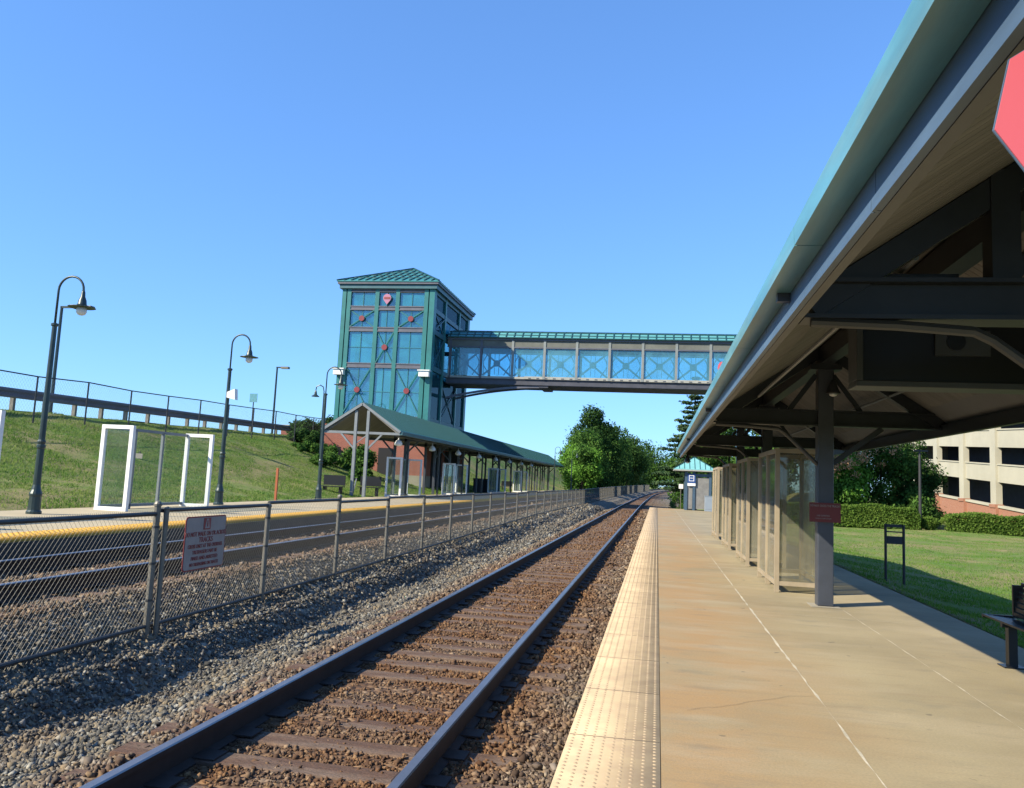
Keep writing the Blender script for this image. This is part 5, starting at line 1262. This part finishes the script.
def bush(x, y, z, rx, ry, h, label, m_, n, seed, group=None, leaf=.07, name='bush'):
    t = thing(name, label, 'bush', (x, y, z), group); c, rr = clumps(x, y, z + .1, h, rx * .75, ry * .75, 16, min(rx, h) * .38, seed)
    mb = MB()
    for i in range(6): mb.tube([(x, y, z - .1), c[i]], [.03, .01], 5)
    mb.build('stems', 'bark', t); leaves('foliage', c, rr, n, leaf, m_, t, seed); return t
bush(1.75, 66, -.6, .75, 1.6, 1.9, 'ragged green and red-tinged bush left of the ticket kiosk', 'leaf_mid', 4500, 21, leaf=.06)
bush(1.3, 68.5, -.6, .5, .9, .9, 'low weed clump at the end of the near platform', 'leaf_pale', 1800, 22, leaf=.05)
# backing trees behind kiosk and windscreens
for i, (x, y, h, rx, l) in enumerate(((6.8, 84, 10.0, 3.8, 'tree behind the ticket kiosk roof'), (10.2, 78, 8.5, 3.4, 'green tree seen between the windscreens'), (3.6, 98, 7.5, 3.0, 'low tree between the pine and the ticket kiosk'), (10.5, 100, 9.5, 4.5, 'far tree over the row of windscreens'))):
    tree('leafy_tree', l, x, y, -.6, h, rx, .2, 'leaf_mid', 40 + i, 9000, .16, 30, group='trees behind the near platform end', m2='leaf_dark')
# flowering trees in front of the garage
for i, (x, y, h, rx, l, m1, m2) in enumerate((
    (14.0, 68, 5.2, 2.5, 'bright bushy tree with orange-pink blossom right of the nearest post', 'leaf_bright', 'leaf_mid'),
    (17.4, 69.5, 6.6, 2.9, 'dark tree with a few blossoms in front of the left garage wall', 'leaf_mid', 'leaf_dark'),
    (20.6, 72.5, 7.6, 2.5, 'tall dark tree shading the left garage openings', 'leaf_dark', 'leaf_dark'),
    (19.4, 67.2, 3.2, 1.9, 'low dark shrub under the trees beside the dark lamp post', 'leaf_mid', 'leaf_dark'))):
    z = H(x, y); t = tree('flowering_tree' if i < 2 else 'leafy_tree', l, x, y, z - .1, h, rx, .3, m1, 60 + i, 11000, .12, 36, group=None, m2=m2)
    if i < 2:
        c, rr = clumps(x, y - 1.2, z + h * .5, h * .45, rx * .8, rx * .6, 9, .5, 80 + i); c = [(a, b_ - rx * .45, q) for a, b_, q in c]; leaves('blossom', c, rr, 1100 if i == 0 else 500, .075, 'flower', t, 5 + i)
# hedges
def hedge(x0, x1, y, d, h, label, seed):
    L = x1 - x0; z = -.6; t = thing('hedge', label, 'hedge', ((x0 + x1) / 2, y, z), 'clipped hedges beyond the lawn')
    mb = MB(); mb.box(x0 + .3, x1 - .3, y - d * .28, y + d * .28, z, z + h * .7); mb.build('twigs', 'bark', t)
    r = np.random.default_rng(seed); n = int(3300 * L); 
    P = np.stack([r.uniform(x0, x1, n), r.uniform(y - d / 2, y + d / 2, n), r.uniform(z + .04, z + h, n)], 1)
    face = r.random(n); P[face < .45, 1] = y - d / 2 + r.normal(0, .06, (face < .45).sum()) - .05; P[face > .6, 2] = z + h + r.normal(0, .05, (face > .6).sum()) + .10 * np.sin(P[face > .6, 0] * 1.7 + seed)
    # rounded shoulders
    ex = np.minimum(P[:, 0] - x0, x1 - P[:, 0]); P[:, 2] -= np.clip(.5 - ex, 0, .5) ** 2 * 1.6 * (P[:, 2] > z + h * .6)
    nv = r.normal(size=(n, 3)) + np.array([0, -.4, .4]); nv /= np.linalg.norm(nv, axis=1)[:, None]; u = np.cross(nv, r.normal(size=(n, 3))); u /= np.linalg.norm(u, axis=1)[:, None]; v = np.cross(nv, u); s = .065 * r.uniform(.6, 1.4, n)[:, None]
    Q = np.stack([P - u * s, P + v * s * .6, P + u * s, P - v * s * .6], 1) - np.array([(x0 + x1) / 2, y, z])
    o = npmesh('foliage', Q.reshape(-1, 3), np.arange(n * 4).reshape(-1, 4), 'hedge_leaf'); o.parent = t
hedge(7.5, 18.0, 62.3, 1.3, 1.48, 'long clipped hedge left of the dark lamp post', 1)
hedge(19.7, 29, 62.3, 1.4, 1.22, 'clipped hedge right of the dark lamp post, below the garage', 2)
bush(18.75, 62.4, -.6, .65, .6, .7, 'small round shrub in the gap between the two hedges', 'hedge_leaf', 2600, 31, leaf=.06)
# shrubs and creeper by the tower foot
for i, (x, y, rx, ry, h, l, m_) in enumerate((
    (-26.3, 58.5, 1.3, 1.5, 1.1, 'dark round shrub at the end of the crash barrier', 'leaf_dark'),
    (-24.6, 54.5, 1.4, 1.5, .9, 'dark shrub on the slope top left of the tower', 'leaf_dark'),
    (-22.4, 51.0, 1.9, 2.2, .7, 'creeping green shrub on the slope below the tower', 'leaf_mid'),
    (-20.6, 48.5, 1.6, 2.2, .6, 'green shrub on the lower slope left of the far canopy posts', 'leaf_mid'),
    (-19.3, 51.5, 1.1, 2.0, 1.6, 'tall green shrub against the brick base of the tower', 'leaf_mid'),
    (-17.6, 47.5, .8, 1.6, .6, 'low green shrub behind the gable shelter', 'leaf_mid'),
    (-25.5, 60.5, 1.5, 1.5, 1.8, 'dark shrub in front of the low brick wall', 'leaf_dark'))):
    bush(x, y, H(x, y) - .1, rx, ry, h, l, m_, 6500, 100 + i, leaf=.10, name='shrub')

# ------------------------------------------------------------------ grass
def grass(name, label, area, n, hmin, hmax, m_, seed, wdt=.02):
    r = np.random.default_rng(seed); x, y = area(r, n); n = len(x); z = land_h(x, y)
    pn = vnoise(x, y, 1.1, 9) + .5 * vnoise(x, y, .35, 10); k = (pn > -.28) | (r.random(n) < .25); x, y, z, pn = x[k], y[k], z[k], pn[k]; n = len(x)
    h = r.uniform(hmin, hmax, n) * (1 + .9 * pn); a = r.uniform(0, 2 * pi, n); w_ = wdt * r.uniform(.6, 1.5, n); lx, ly = r.normal(0, .5, n) * h, r.normal(0, .5, n) * h
    A = np.stack([x - np.cos(a) * w_, y - np.sin(a) * w_, z - .02], 1); B = np.stack([x + np.cos(a) * w_, y + np.sin(a) * w_, z - .02], 1); C_ = np.stack([x + lx, y + ly, z + h], 1)
    o = npmesh(name, np.stack([A, B, C_], 1).reshape(-1, 3), np.arange(n * 3).reshape(-1, 3), m_); tag(o, label, 'grass', kind='stuff')
def lawn(r, n):
    y = 7 + 55 * r.random(n) ** 1.5; x = 4.02 + .05 * np.sin(y * 3) + (0.55 * y + 1) * r.random(n); return x, y
def slope(r, n):
    y = 10 + 75 * r.random(n) ** 1.3; x = -14.2 - 13 * r.random(n); k = (x > -(.80 * y + 4)); return x[k], y[k]
grass('lawn_grass', 'short green grass of the lawn right of the near platform', lawn, 170000, .025, .06, 'grass_green', 1, .010)
grass('slope_grass', 'rough patchy grass on the left embankment', slope, 240000, .03, .085, 'grass_blade', 2, .018)
def track_weeds(r, n): return r.uniform(-13.9, -13.7, n), r.uniform(8, 60, n)
for o in list(bpy.data.objects):
    if '_o' in o.keys(): del o['_o']
